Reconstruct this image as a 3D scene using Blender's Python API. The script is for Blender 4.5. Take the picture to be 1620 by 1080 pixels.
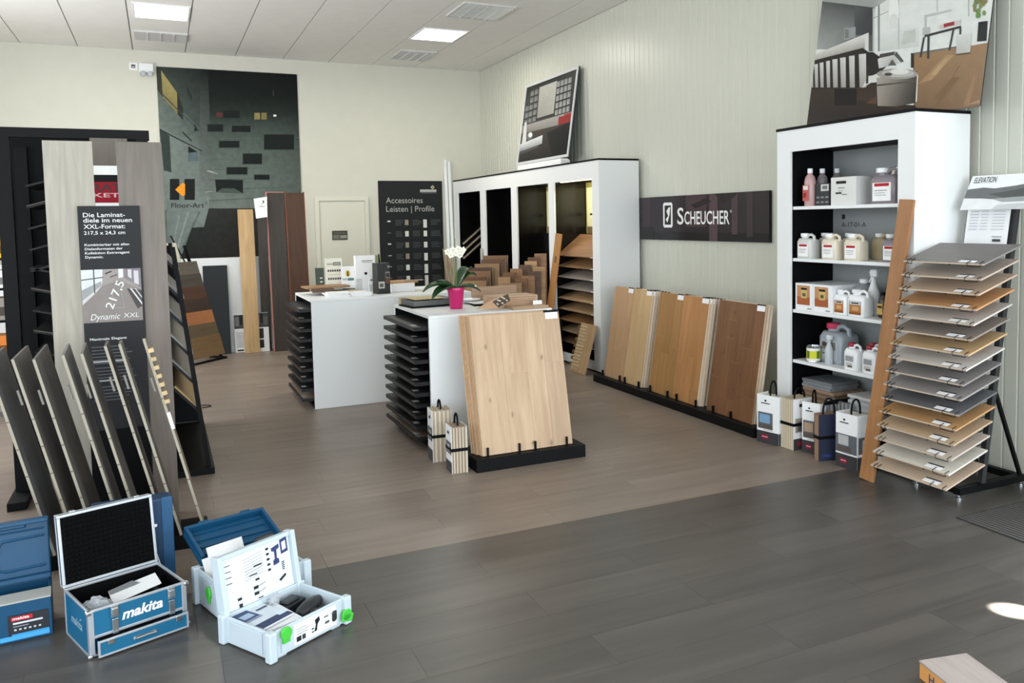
import bpy, math, random
from mathutils import Vector, Matrix, Euler
rnd = random.Random(7)
SC = bpy.context.scene
COL = SC.collection
for o in list(bpy.data.objects):
    bpy.data.objects.remove(o, do_unlink=True)
R = math.radians

# ------------------------------------------------------------------ camera
def make_camera():
    F, CX, CY = 1335.4, 897.0, 437.9
    yaw, pit, rol = .44843, -.06821, -.01739
    f = Vector((math.sin(yaw)*math.cos(pit), math.cos(yaw)*math.cos(pit), math.sin(pit)))
    r = Vector((math.cos(yaw), -math.sin(yaw), 0)); u = r.cross(f)
    r, u = r*math.cos(rol)+u*math.sin(rol), u*math.cos(rol)-r*math.sin(rol)
    cd = bpy.data.cameras.new('camera'); c = bpy.data.objects.new('camera', cd); COL.objects.link(c)
    m = Matrix((( r.x, u.x, -f.x, 0), (r.y, u.y, -f.y, 0), (r.z, u.z, -f.z, 1.70), (0, 0, 0, 1)))
    c.matrix_world = m
    cd.sensor_fit = 'HORIZONTAL'; cd.sensor_width = 36; cd.lens = 36*F/1620
    cd.shift_x = -(CX-810)/1620; cd.shift_y = (CY-540)/1620
    cd.clip_start = .05; cd.clip_end = 200
    SC.camera = c
make_camera()

# ------------------------------------------------------------------ world, lights, exposure
SC.view_settings.view_transform = 'Standard'
SC.view_settings.look = 'None'
SC.view_settings.gamma = 1.0
SC.view_settings.use_curve_mapping = False
SC.view_settings.exposure = 0.0
w = bpy.data.worlds.new('world'); SC.world = w; w.use_nodes = True
bg = w.node_tree.nodes['Background']
bg.inputs[0].default_value = (.72, .84, 1.0, 1); bg.inputs[1].default_value = 1.0

def area(name, loc, rot, sx, sy, power, col, spread=180):
    l = bpy.data.lights.new(name, 'AREA'); l.shape = 'RECTANGLE'; l.size = sx; l.size_y = sy
    l.energy = power; l.color = col; l.spread = R(spread)
    o = bpy.data.objects.new(name, l); COL.objects.link(o); o.location = loc; o.rotation_euler = rot
    return o
# daylight in the shop windows behind the camera and in the glazed entrance on the right
area('daylight_front_window', (.75, -5.05, 1.85), (R(90), 0, 0), 6.8, 2.9, 620, (.86, .94, 1.0))
area('daylight_entrance', (4.70, 1.35, 1.35), (R(90), 0, R(90)), 2.1, 2.4, 120, (.88, .94, 1.0))
area('daylight_left_window', (-3.05, 8.6, 2.3), (R(90), 0, R(-90)), 4.6, 2.2, 220, (.96, .98, 1.0))
area('daylight_side_window', (-3.05, 1.2, 1.75), (R(90), 0, R(-90)), 5.0, 2.4, 150, (.86, .94, 1.0))
# a thin ray of sun that falls through the entrance glazing
sl = bpy.data.lights.new('sun_glint', 'SPOT'); sl.energy = 24000; sl.spot_size = R(2.5); sl.spot_blend = .5
sl.shadow_soft_size = .01; sl.color = (1, .97, .9)
so = bpy.data.objects.new('sun_glint', sl); COL.objects.link(so); so.location = (4.75, .35, 2.6)
so.rotation_euler = (Vector((3.215, 2.33, 0))-Vector((4.75, .35, 2.6))).to_track_quat('-Z', 'Y').to_euler()

# ------------------------------------------------------------------ materials
def lin(c):
    out = []
    for v in c[:3]:
        v = v/255.0
        out.append(v/12.92 if v <= .04045 else ((v+.055)/1.055)**2.4)
    return (*out, 1)
MATS = {}
def mat(name, c, rough=.5, metal=0, spec=.5, vary=0, trans=0, emit=None, bump=0, bscale=200, alpha=1, coat=0):
    if name in MATS: return MATS[name]
    m = bpy.data.materials.new(name); m.use_nodes = True; nt = m.node_tree; b = nt.nodes['Principled BSDF']
    b.inputs['Base Color'].default_value = lin(c)
    b.inputs['Roughness'].default_value = rough; b.inputs['Metallic'].default_value = metal
    b.inputs['Specular IOR Level'].default_value = spec
    b.inputs['Coat Weight'].default_value = coat
    if trans: b.inputs['Transmission Weight'].default_value = trans
    if alpha < 1: b.inputs['Alpha'].default_value = alpha
    if emit: b.inputs['Emission Color'].default_value = lin(emit[0]); b.inputs['Emission Strength'].default_value = emit[1]
    if vary:
        tc = nt.nodes.new('ShaderNodeTexCoord'); n = nt.nodes.new('ShaderNodeTexNoise')
        n.inputs['Scale'].default_value = 6; n.inputs['Detail'].default_value = 5
        nt.links.new(tc.outputs['Object'], n.inputs['Vector'])
        hs = nt.nodes.new('ShaderNodeHueSaturation'); hs.inputs['Color'].default_value = lin(c)
        mr = nt.nodes.new('ShaderNodeMapRange'); mr.inputs[1].default_value = .3; mr.inputs[2].default_value = .7
        mr.inputs[3].default_value = 1-vary; mr.inputs[4].default_value = 1+vary
        nt.links.new(n.outputs['Fac'], mr.inputs[0]); nt.links.new(mr.outputs[0], hs.inputs['Value'])
        nt.links.new(hs.outputs[0], b.inputs['Base Color'])
    if bump:
        tc = nt.nodes.new('ShaderNodeTexCoord'); n = nt.nodes.new('ShaderNodeTexNoise')
        n.inputs['Scale'].default_value = bscale; n.inputs['Detail'].default_value = 3
        bp = nt.nodes.new('ShaderNodeBump'); bp.inputs['Strength'].default_value = bump; bp.inputs['Distance'].default_value = .002
        nt.links.new(tc.outputs['Object'], n.inputs['Vector'])
        nt.links.new(n.outputs['Fac'], bp.inputs['Height']); nt.links.new(bp.outputs[0], b.inputs['Normal'])
    MATS[name] = m
    return m

def wood(name, c1, c2, axis='Z', rough=.5, vary=.12, scale=1.0, knots=0, spec=.4, grain=9.0, coat=0):
    """procedural board: noise stretched along one local axis, tone per object, optional knots"""
    if name in MATS: return MATS[name]
    m = bpy.data.materials.new(name); m.use_nodes = True; nt = m.node_tree; N = nt.nodes; L = nt.links; b = N['Principled BSDF']
    b.inputs['Roughness'].default_value = rough; b.inputs['Specular IOR Level'].default_value = spec
    b.inputs['Coat Weight'].default_value = coat; b.inputs['Coat Roughness'].default_value = .25
    tc = N.new('ShaderNodeTexCoord'); oi = N.new('ShaderNodeObjectInfo')
    ad = N.new('ShaderNodeVectorMath'); ad.operation = 'ADD'
    mu = N.new('ShaderNodeMath'); mu.operation = 'MULTIPLY'; mu.inputs[1].default_value = 37.0
    L.new(oi.outputs['Random'], mu.inputs[0]); L.new(tc.outputs['Object'], ad.inputs[0]); L.new(mu.outputs[0], ad.inputs[1])
    mp = N.new('ShaderNodeMapping'); s = [grain*3*scale]*3; s['XYZ'.index(axis)] = grain*.22*scale
    mp.inputs['Scale'].default_value = s; L.new(ad.outputs[0], mp.inputs['Vector'])
    n1 = N.new('ShaderNodeTexNoise'); n1.inputs['Scale'].default_value = 1; n1.inputs['Detail'].default_value = 6; n1.inputs['Roughness'].default_value = .6
    n1.inputs['Distortion'].default_value = .6
    L.new(mp.outputs[0], n1.inputs['Vector'])
    mp2 = N.new('ShaderNodeMapping'); s = [3.5*scale]*3; s['XYZ'.index(axis)] = 1.1*scale
    mp2.inputs['Scale'].default_value = s; L.new(ad.outputs[0], mp2.inputs['Vector'])
    n2 = N.new('ShaderNodeTexNoise'); n2.inputs['Scale'].default_value = 1; n2.inputs['Detail'].default_value = 3
    L.new(mp2.outputs[0], n2.inputs['Vector'])
    mx = N.new('ShaderNodeMath'); mx.operation = 'MULTIPLY_ADD'; mx.inputs[1].default_value = .62
    h = N.new('ShaderNodeMath'); h.operation = 'MULTIPLY'; h.inputs[1].default_value = .38
    L.new(n2.outputs['Fac'], h.inputs[0]); L.new(n1.outputs['Fac'], mx.inputs[0]); L.new(h.outputs[0], mx.inputs[2])
    rp = N.new('ShaderNodeValToRGB'); rp.color_ramp.elements[0].position = .33; rp.color_ramp.elements[1].position = .66
    rp.color_ramp.elements[0].color = lin(c2); rp.color_ramp.elements[1].color = lin(c1)
    L.new(mx.outputs[0], rp.inputs[0])
    col = rp.outputs[0]
    if knots:
        mp3 = N.new('ShaderNodeMapping'); s = [knots*1.0]*3; s['XYZ'.index(axis)] = knots*.6
        mp3.inputs['Scale'].default_value = s; L.new(ad.outputs[0], mp3.inputs['Vector'])
        vo = N.new('ShaderNodeTexVoronoi'); vo.voronoi_dimensions = '2D'; vo.inputs['Scale'].default_value = 1
        sx = N.new('ShaderNodeSeparateXYZ'); cx = N.new('ShaderNodeCombineXYZ'); L.new(mp3.outputs[0], sx.inputs[0]); L.new(sx.outputs[0], cx.inputs[0]); L.new(sx.outputs[2], cx.inputs[1])
        wn = N.new('ShaderNodeTexNoise'); wn.inputs['Scale'].default_value = 3.0; L.new(cx.outputs[0], wn.inputs['Vector'])
        wa = N.new('ShaderNodeVectorMath'); wa.operation = 'MULTIPLY_ADD'; wa.inputs[1].default_value = (.22, .22, 0); L.new(wn.outputs['Color'], wa.inputs[0]); L.new(cx.outputs[0], wa.inputs[2]); L.new(wa.outputs[0], vo.inputs['Vector'])
        kr = N.new('ShaderNodeMapRange'); kr.inputs[1].default_value = .01; kr.inputs[2].default_value = .10
        kr.inputs[3].default_value = .62; kr.inputs[4].default_value = 0
        L.new(vo.outputs['Distance'], kr.inputs[0])
        sp = N.new('ShaderNodeSeparateColor'); L.new(vo.outputs['Color'], sp.inputs[0])
        gt = N.new('ShaderNodeMath'); gt.operation = 'GREATER_THAN'; gt.inputs[1].default_value = .66; L.new(sp.outputs[0], gt.inputs[0])
        km = N.new('ShaderNodeMath'); km.operation = 'MULTIPLY'; L.new(kr.outputs[0], km.inputs[0]); L.new(gt.outputs[0], km.inputs[1])
        mk = N.new('ShaderNodeMixRGB'); L.new(km.outputs[0], mk.inputs[0]); L.new(col, mk.inputs[1])
        mk.inputs[2].default_value = lin([v*.48 for v in c2]); col = mk.outputs[0]
    hs = N.new('ShaderNodeHueSaturation'); mr = N.new('ShaderNodeMapRange')
    mr.inputs[3].default_value = 1-vary; mr.inputs[4].default_value = 1+vary
    L.new(oi.outputs['Random'], mr.inputs[0]); L.new(mr.outputs[0], hs.inputs['Value']); L.new(col, hs.inputs['Color'])
    L.new(hs.outputs[0], b.inputs['Base Color'])
    bp = N.new('ShaderNodeBump'); bp.inputs['Strength'].default_value = .12; bp.inputs['Distance'].default_value = .001
    L.new(n1.outputs['Fac'], bp.inputs['Height']); L.new(bp.outputs[0], b.inputs['Normal'])
    MATS[name] = m
    return m

def print_mat(name, rough):
    m = bpy.data.materials.new(name); m.use_nodes = True; nt = m.node_tree; b = nt.nodes['Principled BSDF']
    a = nt.nodes.new('ShaderNodeVertexColor'); a.layer_name = 'Col'
    tc = nt.nodes.new('ShaderNodeTexCoord'); n = nt.nodes.new('ShaderNodeTexNoise'); n.inputs['Scale'].default_value = 14; n.inputs['Detail'].default_value = 8
    mr = nt.nodes.new('ShaderNodeMapRange'); mr.inputs[1].default_value = .3; mr.inputs[2].default_value = .7
    mr.inputs[3].default_value = .86 if 'stone' in name else .95; mr.inputs[4].default_value = 1.14 if 'stone' in name else 1.05
    hs = nt.nodes.new('ShaderNodeHueSaturation')
    nt.links.new(tc.outputs['Object'], n.inputs['Vector']); nt.links.new(n.outputs['Fac'], mr.inputs[0])
    nt.links.new(mr.outputs[0], hs.inputs['Value']); nt.links.new(a.outputs[0], hs.inputs['Color'])
    nt.links.new(hs.outputs[0], b.inputs['Base Color']); b.inputs['Roughness'].default_value = rough; b.inputs['Specular IOR Level'].default_value = .3 if 'gloss' in name else .12
    MATS[name] = m
    return m
print_mat('print', .45); print_mat('print_stone', .5); print_mat('print_gloss', .22); print_mat('print_matt', .7)

WHITE = mat('white_lacquer', (232, 234, 234), .45)
PAPER = mat('paper_white', (236, 236, 236), .7)
BLACKM = mat('black_metal', (12, 12, 13), .5, spec=.13)
BLACKP = mat('black_plastic', (10, 10, 11), .55, spec=.12)
BLACKG = mat('black_gloss_panel', (10, 9, 8), .2, spec=.5)
CHROME = mat('chrome', (205, 208, 212), .25, 1)
ALU = mat('brushed_aluminium', (190, 194, 200), .38, .85)
DARKG = mat('dark_grey', (48, 48, 49), .5, spec=.3)
GREY = mat('mid_grey', (128, 130, 132), .55)

# ------------------------------------------------------------------ mesh building
class MB:
    def __init__(s): s.v = []; s.f = []; s.c = []; s.col = (255, 255, 255); s.smooth = []; s.sm = False
    def add(s, vs, fs):
        k = len(s.v); s.v += [tuple(p) for p in vs]
        for f in fs: s.f.append([i+k for i in f]); s.c.append(s.col); s.smooth.append(s.sm)
        return s
    def box(s, x0, x1, y0, y1, z0, z1):
        if x0 > x1: x0, x1 = x1, x0
        if y0 > y1: y0, y1 = y1, y0
        if z0 > z1: z0, z1 = z1, z0
        return s.add([(x0, y0, z0), (x1, y0, z0), (x1, y1, z0), (x0, y1, z0), (x0, y0, z1), (x1, y0, z1), (x1, y1, z1), (x0, y1, z1)],
                     [(0, 3, 2, 1), (4, 5, 6, 7), (0, 1, 5, 4), (1, 2, 6, 5), (2, 3, 7, 6), (3, 0, 4, 7)])
    def obox(s, c, size, rot=(0, 0, 0)):
        m = Euler(rot).to_matrix(); c = Vector(c); hx, hy, hz = [v/2 for v in size]
        vs = [c+m@Vector(p) for p in ((-hx, -hy, -hz), (hx, -hy, -hz), (hx, hy, -hz), (-hx, hy, -hz), (-hx, -hy, hz), (hx, -hy, hz), (hx, hy, hz), (-hx, hy, hz))]
        return s.add(vs, [(0, 3, 2, 1), (4, 5, 6, 7), (0, 1, 5, 4), (1, 2, 6, 5), (2, 3, 7, 6), (3, 0, 4, 7)])
    def prism(s, poly, fn, a, b):
        """poly 2D (counter-clockwise), fn(u,v,w) -> xyz, from w=a to w=b"""
        n = len(poly); vs = [fn(u, v, a) for u, v in poly]+[fn(u, v, b) for u, v in poly]
        return s.add(vs, [list(range(n))[::-1], list(range(n, 2*n))]+[[i, (i+1) % n, n+(i+1) % n, n+i] for i in range(n)])
    def bar(s, p, q, w, h, up=(0, 0, 1)):
        p = Vector(p); q = Vector(q); d = (q-p).normalized(); up = Vector(up)
        a = d.cross(up)
        if a.length < 1e-4: a = d.cross(Vector((0, 1, 0)))
        a.normalize(); b = a.cross(d)
        vs = []
        for e in (p, q):
            for i, j in ((-1, -1), (1, -1), (1, 1), (-1, 1)): vs.append(e+a*(w/2*i)+b*(h/2*j))
        return s.add(vs, [(0, 1, 2, 3), (7, 6, 5, 4), (0, 4, 5, 1), (1, 5, 6, 2), (2, 6, 7, 3), (3, 7, 4, 0)])
    def tube(s, pts, r, n=8, closed=False):
        pts = [Vector(p) for p in pts]; k = len(pts); rings = []; prev = None
        for i, p in enumerate(pts):
            if closed: d = pts[(i+1) % k]-pts[i-1]
            else: d = (pts[min(i+1, k-1)]-pts[max(i-1, 0)])
            d.normalize()
            if prev is None:
                a = d.cross(Vector((0, 0, 1)))
                if a.length < .05: a = d.cross(Vector((0, 1, 0)))
            else:
                a = prev-d*prev.dot(d)
            a.normalize(); prev = a; b = d.cross(a)
            rr = r[i] if isinstance(r, (list, tuple)) else r
            rings.append([p+a*(rr*math.cos(t*2*math.pi/n))+b*(rr*math.sin(t*2*math.pi/n)) for t in range(n)])
        vs = [q for g in rings for q in g]; fs = []
        for i in range(k if closed else k-1):
            j = (i+1) % k
            for t in range(n): fs.append((i*n+t, i*n+(t+1) % n, j*n+(t+1) % n, j*n+t))
        old = s.sm; s.sm = True
        if not closed: fs += [list(range(n))[::-1], [(k-1)*n+t for t in range(n)]]
        s.add(vs, fs); s.sm = old
        return s
    def lathe(s, prof, c=(0, 0, 0), n=20, sx=1, sy=1):
        """profile [(r,z)...] bottom to top"""
        vs = []; fs = []; k = len(prof)
        for r, z in prof:
            for t in range(n):
                a = 2*math.pi*t/n; vs.append((c[0]+r*sx*math.cos(a), c[1]+r*sy*math.sin(a), c[2]+z))
        for i in range(k-1):
            for t in range(n): fs.append((i*n+t, i*n+(t+1) % n, (i+1)*n+(t+1) % n, (i+1)*n+t))
        fs += [list(range(n))[::-1], [(k-1)*n+t for t in range(n)]]
        old = s.sm; s.sm = True; s.add(vs, fs); s.sm = old
        return s
    def loft(s, secs):
        """list of equal-length loops of points, capped"""
        n = len(secs[0]); vs = [p for g in secs for p in g]; fs = []
        for i in range(len(secs)-1):
            for t in range(n): fs.append((i*n+t, i*n+(t+1) % n, (i+1)*n+(t+1) % n, (i+1)*n+t))
        fs += [list(range(n))[::-1], [(len(secs)-1)*n+t for t in range(n)]]
        return s.add(vs, fs)
    def mesh(s, name, m):
        me = bpy.data.meshes.new(name); me.from_pydata(s.v, [], s.f); me.materials.append(m)
        me.polygons.foreach_set('use_smooth', s.smooth)
        if m.name.startswith('print'):
            ca = me.color_attributes.new('Col', 'FLOAT_COLOR', 'CORNER'); buf = []
            for p in me.polygons:
                c = s.c[p.index]
                if isinstance(c[0], (tuple, list)):
                    for q in c: buf += list(lin(q))
                else: buf += list(lin(c))*p.loop_total
            ca.data.foreach_set('color', buf)
        me.update()
        return me

def link(name, me, parent=None, loc=(0, 0, 0), rot=(0, 0, 0)):
    o = bpy.data.objects.new(name, me); COL.objects.link(o); o.location = loc; o.rotation_euler = rot
    if parent: o.parent = parent
    return o
def part(mb, name, m, parent=None, bevel=0, loc=(0, 0, 0), rot=(0, 0, 0), seg=2):
    o = link(name, mb.mesh(name, m), parent, loc, rot)
    if bevel:
        b = o.modifiers.new('bevel', 'BEVEL'); b.width = bevel; b.segments = seg; b.limit_method = 'ANGLE'; b.angle_limit = R(40)
    if any(mb.smooth) and not all(mb.smooth) or any(mb.smooth):
        es = o.modifiers.new('es', 'EDGE_SPLIT'); es.split_angle = R(42)
    return o
def thing(name, label, cat, loc=(0, 0, 0), rot=0, group=None):
    o = bpy.data.objects.new(name, None); COL.objects.link(o); o.empty_display_size = .05
    o.location = loc; o.rotation_euler = rot if isinstance(rot, (tuple, list)) else (0, 0, rot)
    tag(o, label, cat, group)
    return o
def tag(o, label, cat, group=None):
    o['label'] = label; o['category'] = cat
    if group: o['group'] = group
    return o
def struct(o): o['kind'] = 'structure'; return o
def box(x0, x1, y0, y1, z0, z1): return MB().box(x0, x1, y0, y1, z0, z1)

_TX = {}
def text(parent, s, x, z, m, h=None, w=None, y=-.002, name='lettering', align='L', rot=None, sx=1.0, bold=0, tilt=0, shear=0):
    """flat lettering on a local front plane (facing -y): left end x, baseline z, cap height h (or total width w)"""
    key = (s, bold, shear)
    if key not in _TX:
        cu = bpy.data.curves.new('t', 'FONT'); cu.body = s; cu.size = 1; cu.offset = bold; cu.shear = shear; cu.resolution_u = 3
        ob = bpy.data.objects.new('t', cu); COL.objects.link(ob); bpy.context.view_layer.update()
        dg = bpy.context.evaluated_depsgraph_get(); me = bpy.data.meshes.new_from_object(ob.evaluated_get(dg))
        bpy.data.objects.remove(ob, do_unlink=True); bpy.data.curves.remove(cu)
        xs = [v.co.x for v in me.vertices]; x0 = min(xs); W = max(xs)-x0
        _TX[key] = ([(v.co.x-x0, v.co.y) for v in me.vertices], [list(p.vertices) for p in me.polygons], W)
        bpy.data.meshes.remove(me)
    vs, fs, W = _TX[key]
    if h: kz = h/.69; kx = kz*sx
    if w: kx = w/W; kz = kx/sx if not h else h/.69
    off = {'L': 0, 'C': -W*kx/2, 'R': -W*kx}[align]
    mb = MB(); ct, st = math.cos(tilt), math.sin(tilt)
    mb.add([(x+(off+a*kx)*ct-b*kz*st, y, z+(off+a*kx)*st+b*kz*ct) for a, b in vs], fs)
    if rot is None: return part(mb, name, m, parent)
    return part(mb, name, m, parent, rot=rot)

def printed(parent, items, W, H, name='print', m='print', y=-.001, x0=0, z0=0, step=.00025, rot=None, loc=(0, 0, 0), hom=None):
    """flat printed picture: polygons in 0..1 coordinates (u right, v up), stacked in paint order"""
    mb = MB()
    for i, (poly, c) in enumerate(items):
        mb.col = c; yy = y-step*i
        if isinstance(c, list): mb.col = tuple(c)
        if len(poly) == 4 and not isinstance(poly[0], (tuple, list)):
            a, b, c2, d = poly; poly = [(a, b), (c2, b), (c2, d), (a, d)]
        if hom:
            a = hom; q = []
            for X, Y in poly:
                k = a[6]*X+a[7]*Y+1; q.append((min(1, max(0, (a[0]*X+a[1]*Y+a[2])/k)), min(1, max(0, (a[3]*X+a[4]*Y+a[5])/k))))
            poly = q
        mb.add([(x0+u*W, yy, z0+v*H) for u, v in poly], [list(range(len(poly)))])
    return part(mb, name, MATS[m], parent, rot=rot or (0, 0, 0), loc=loc)
def bars(u0, v0, u1, n, dv, c, seed=1, hgt=.4):
    """rows of tiny type as grey bars"""
    r = random.Random(seed); out = []
    for i in range(n):
        v = v0-i*dv; out.append(((u0, v, u0+(u1-u0)*r.uniform(.6, 1), v+dv*hgt), c))
    return out
def oval(cx, cy, rx, ry, n=20): return [(cx+rx*math.cos(2*math.pi*i/n), cy+ry*math.sin(2*math.pi*i/n)) for i in range(n)]

# ------------------------------------------------------------------ the room
XL, XR, YF, YB, ZC = -3.2, 4.83, -5.2, 13.22, 4.13
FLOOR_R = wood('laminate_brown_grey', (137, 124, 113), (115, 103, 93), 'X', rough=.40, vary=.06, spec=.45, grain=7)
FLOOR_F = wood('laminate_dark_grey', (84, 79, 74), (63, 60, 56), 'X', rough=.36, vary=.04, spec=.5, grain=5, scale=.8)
JOINT = mat('floor_joint', (62, 57, 53), .7)
def lay_floor(name, y0, y1, m, stag):
    base = struct(part(box(XL, XR, y0, y1, -.06, -.006), name, JOINT))
    PL, PW = 1.292, .2435
    me = box(0, PL-.0011, 0, PW-.0009, -.006, 0).mesh('floor_plank', m)
    y = y1 if stag else y0; k = 0
    ny = int((y1-y0)/PW+.999)
    for j in range(ny):
        ya = y1-(j+1)*PW if stag else y0+j*PW
        yy0, yy1 = max(ya, y0), min(ya+PW, y1)
        x = XL-(j*.47 % 1)*PL
        while x < XR-.01:
            a, b = max(x, XL), min(x+PL, XR)
            if b-a > .02:
                o = link('floor_plank', me, base, (a, yy0, 0)); o.scale = ((b-a)/PL, (yy1-yy0)/PW, 1)
            x += PL
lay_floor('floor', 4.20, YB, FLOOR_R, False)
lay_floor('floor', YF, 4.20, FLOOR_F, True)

# ceiling: panels hung in dark joints
CEIL = mat('ceiling_panel', (236, 233, 228), .8, vary=.02)
CJ = mat('ceiling_joint', (92, 92, 90), .8)
ceil = struct(part(box(XL, XR, YF, YB, ZC+.012, ZC+.08), 'ceiling', CJ))
TW, TL = .6575, 1.36
cme = box(0, TW-.011, 0, TL-.003, 0, .012).mesh('ceiling_panel', CEIL)
x = -.21-TW*5
while x < XR-.02:
    y = YB
    while y > YF+.05:
        a, b = max(x, XL), min(x+TW, XR); c, d = max(y-TL, YF), y
        if b-a > .05:
            o = link('ceiling_panel', cme, ceil, (a, c, ZC)); o.scale = ((b-a)/TW, (d-c)/TL, 1)
        y -= TL
    x += TW

WALLB = mat('wall_plaster_cream', (208, 206, 193), .85, vary=.015, bump=.15, bscale=300)
part_wall = struct(part(box(XL-.2, XR+.2, YB, YB+.2, 0, ZC+.08), 'wall_back', WALLB))
struct(part(box(XL, 2.13, YB-.014, YB, 0, .07), 'baseboard_back', WHITE, bevel=.003))
# left wall with a window opening out of view
m_ = MB().box(XL-.2, XL, YF, -1.4, 0, ZC+.08).box(XL-.2, XL, -1.4, 3.8, 0, .5).box(XL-.2, XL, -1.4, 3.8, 3.0, ZC+.08).box(XL-.2, XL, 3.8, 6.2, 0, ZC+.08).box(XL-.2, XL, 11.0, YB, 0, ZC+.08).box(XL-.2, XL, 6.2, 11, 0, 1.15).box(XL-.2, XL, 6.2, 11, 3.45, ZC+.08)
struct(part(m_, 'wall_left', WALLB))
# front wall: shop windows behind the camera
m_ = MB().box(XL-.2, XR+.2, YF-.2, YF, 0, .35).box(XL-.2, XR+.2, YF-.2, YF, 3.2, ZC+.08).box(XL-.2, -2.8, YF-.2, YF, .35, 3.2).box(4.3, XR+.2, YF-.2, YF, .35, 3.2)
struct(part(m_, 'wall_front', WALLB))
for i in range(3):
    wn = struct(bpy.data.objects.new('window_%d' % (i+1), None)); COL.objects.link(wn)
    a = -2.8+i*2.3667; fr = MB()
    for q in (a, a+2.3067): fr.box(q, q+.06, YF-.12, YF-.06, .35, 3.2)
    for q in (.35, 3.14): fr.box(a+.06, a+2.3067, YF-.12, YF-.06, q, q+.06)
    part(fr, 'window_frame', ALU, wn)
# right wall: ribbed metal panels, glazed entrance out of view on the near side
PANEL = mat('metal_panel_cream', (200, 200, 187), .34, spec=.45)
def ribbed(y0, y1, z0, z1):
    """one metal panel, ribs run vertically, seen face is x = XR"""
    prof = []; n = int(round((y1-y0)/.1)); st = (y1-y0)/n
    for i in range(n):
        q = y0+i*st
        for dy, dx in ((.0, .0), (.084, 0), (.088, .0036), (.096, .0036)): prof.append((q+dy*st/.1, XR+dx))
    prof.append((y1, XR)); k = len(prof); mb = MB()
    vs = [(x, y, z0) for y, x in prof]+[(x, y, z1) for y, x in prof]
    mb.add(vs, [(i, i+1, k+i+1, k+i) for i in range(k-1)])
    mb.add([(XR, y0, z0), (XR, y1, z0), (XR+.03, y1, z0), (XR+.03, y0, z0), (XR, y0, z1), (XR, y1, z1), (XR+.03, y1, z1), (XR+.03, y0, z1)],
           [(0, 1, 2, 3), (7, 6, 5, 4), (3, 2, 6, 7), (0, 3, 7, 4), (1, 5, 6, 2)])
    return mb
wr = struct(part(MB().box(XR+.03, XR+.2, 2.9, YB+.2, 0, ZC+.08).box(XR+.03, XR+.2, YF-.2, .1, 0, ZC+.08).box(XR+.03, XR+.2, .1, 2.9, 2.7, ZC+.08), 'wall_right', GREY))
y = YB
while y > 2.91:
    a = max(y-1.0, 2.9); part(ribbed(a+.0015, y, .0, ZC), 'wall_panel', PANEL, wr); y -= 1.0
part(ribbed(YF, .1, 0, ZC), 'wall_panel', PANEL, wr); part(ribbed(.1, 2.9, 2.7, ZC), 'wall_panel', PANEL, wr)
dr = struct(bpy.data.objects.new('door_2', None)); COL.objects.link(dr)
fr = MB()
for q in (.1, 1.47, 2.84): fr.box(XR+.04, XR+.10, q, q+.06, 0, 2.7)
for q in (0, 2.64): fr.box(XR+.04, XR+.10, .16, 2.84, q, q+.06)
part(fr, 'door_frame', ALU, dr)
# inner door in the back wall
dr = struct(bpy.data.objects.new('door_1', None)); COL.objects.link(dr); dr.location = (2.135, YB, 0)
DOORM = mat('door_cream', (216, 214, 198), .5)
part(MB().box(0, .062, -.035, 0, 0, 2.10).box(.75, .812, -.035, 0, 0, 2.10).box(.062, .75, -.035, 0, 2.04, 2.10), 'door_frame', DOORM, dr, bevel=.004)
part(box(.064, .748, -.012, -.001, 0, 2.038), 'door_leaf', DOORM, dr)
part(MB().tube([(.12, -.012, 1.03), (.12, -.06, 1.03), (.24, -.06, 1.03)], .01), 'door_handle', ALU, dr)
s_ = box(.245, .475, -.02, -.0125, 1.445, 1.585); part(s_, 'door_sign', DARKG, dr)
printed(dr, [((0, 0, 1, 1), (72, 72, 66)), ((.05, .1, .45, .55), (120, 118, 108)), ((.5, .15, .95, .5), (150, 146, 132)), ((.1, .65, .9, .85), (96, 96, 88))], .23, .14, x0=.245, z0=1.445, y=-.0215, name='door_sign_print')

# ------------------------------------------------------------------ ceiling lamps
DIFF = mat('lamp_diffuser', (255, 255, 250), .6, emit=((255, 255, 246), 5.0))
def led_panel(x0, x1, y0, y1, label):
    t = thing('ceiling_light', label, 'light', (x0, y0, ZC), 0, 'lit ceiling panels')
    W, D = x1-x0, y1-y0
    part(MB().box(0, W, 0, .02, -.012, 0).box(0, W, D-.02, D, -.012, 0).box(0, .02, .02, D-.02, -.012, 0).box(W-.02, W, .02, D-.02, -.012, 0), 'frame', WHITE, t)
    part(box(.02, W-.02, .02, D-.02, -.009, -.001), 'diffuser', DIFF, t)
    a = area('led_panel_lamp', (x0+W/2, y0+D/2, ZC-.02), (0, 0, 0), W-.06, D-.06, 40, (1.0, .97, .86), 175)
led_panel(-.155, .43, 10.42, 11.14, 'bright square ceiling panel on the left, above the large dark mural')
led_panel(3.10, 3.70, 10.45, 11.15, 'bright square ceiling panel on the right, between two louvred lamps')
LOUV = mat('louvre_mirror', (235, 236, 236), .28, .75)
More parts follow.
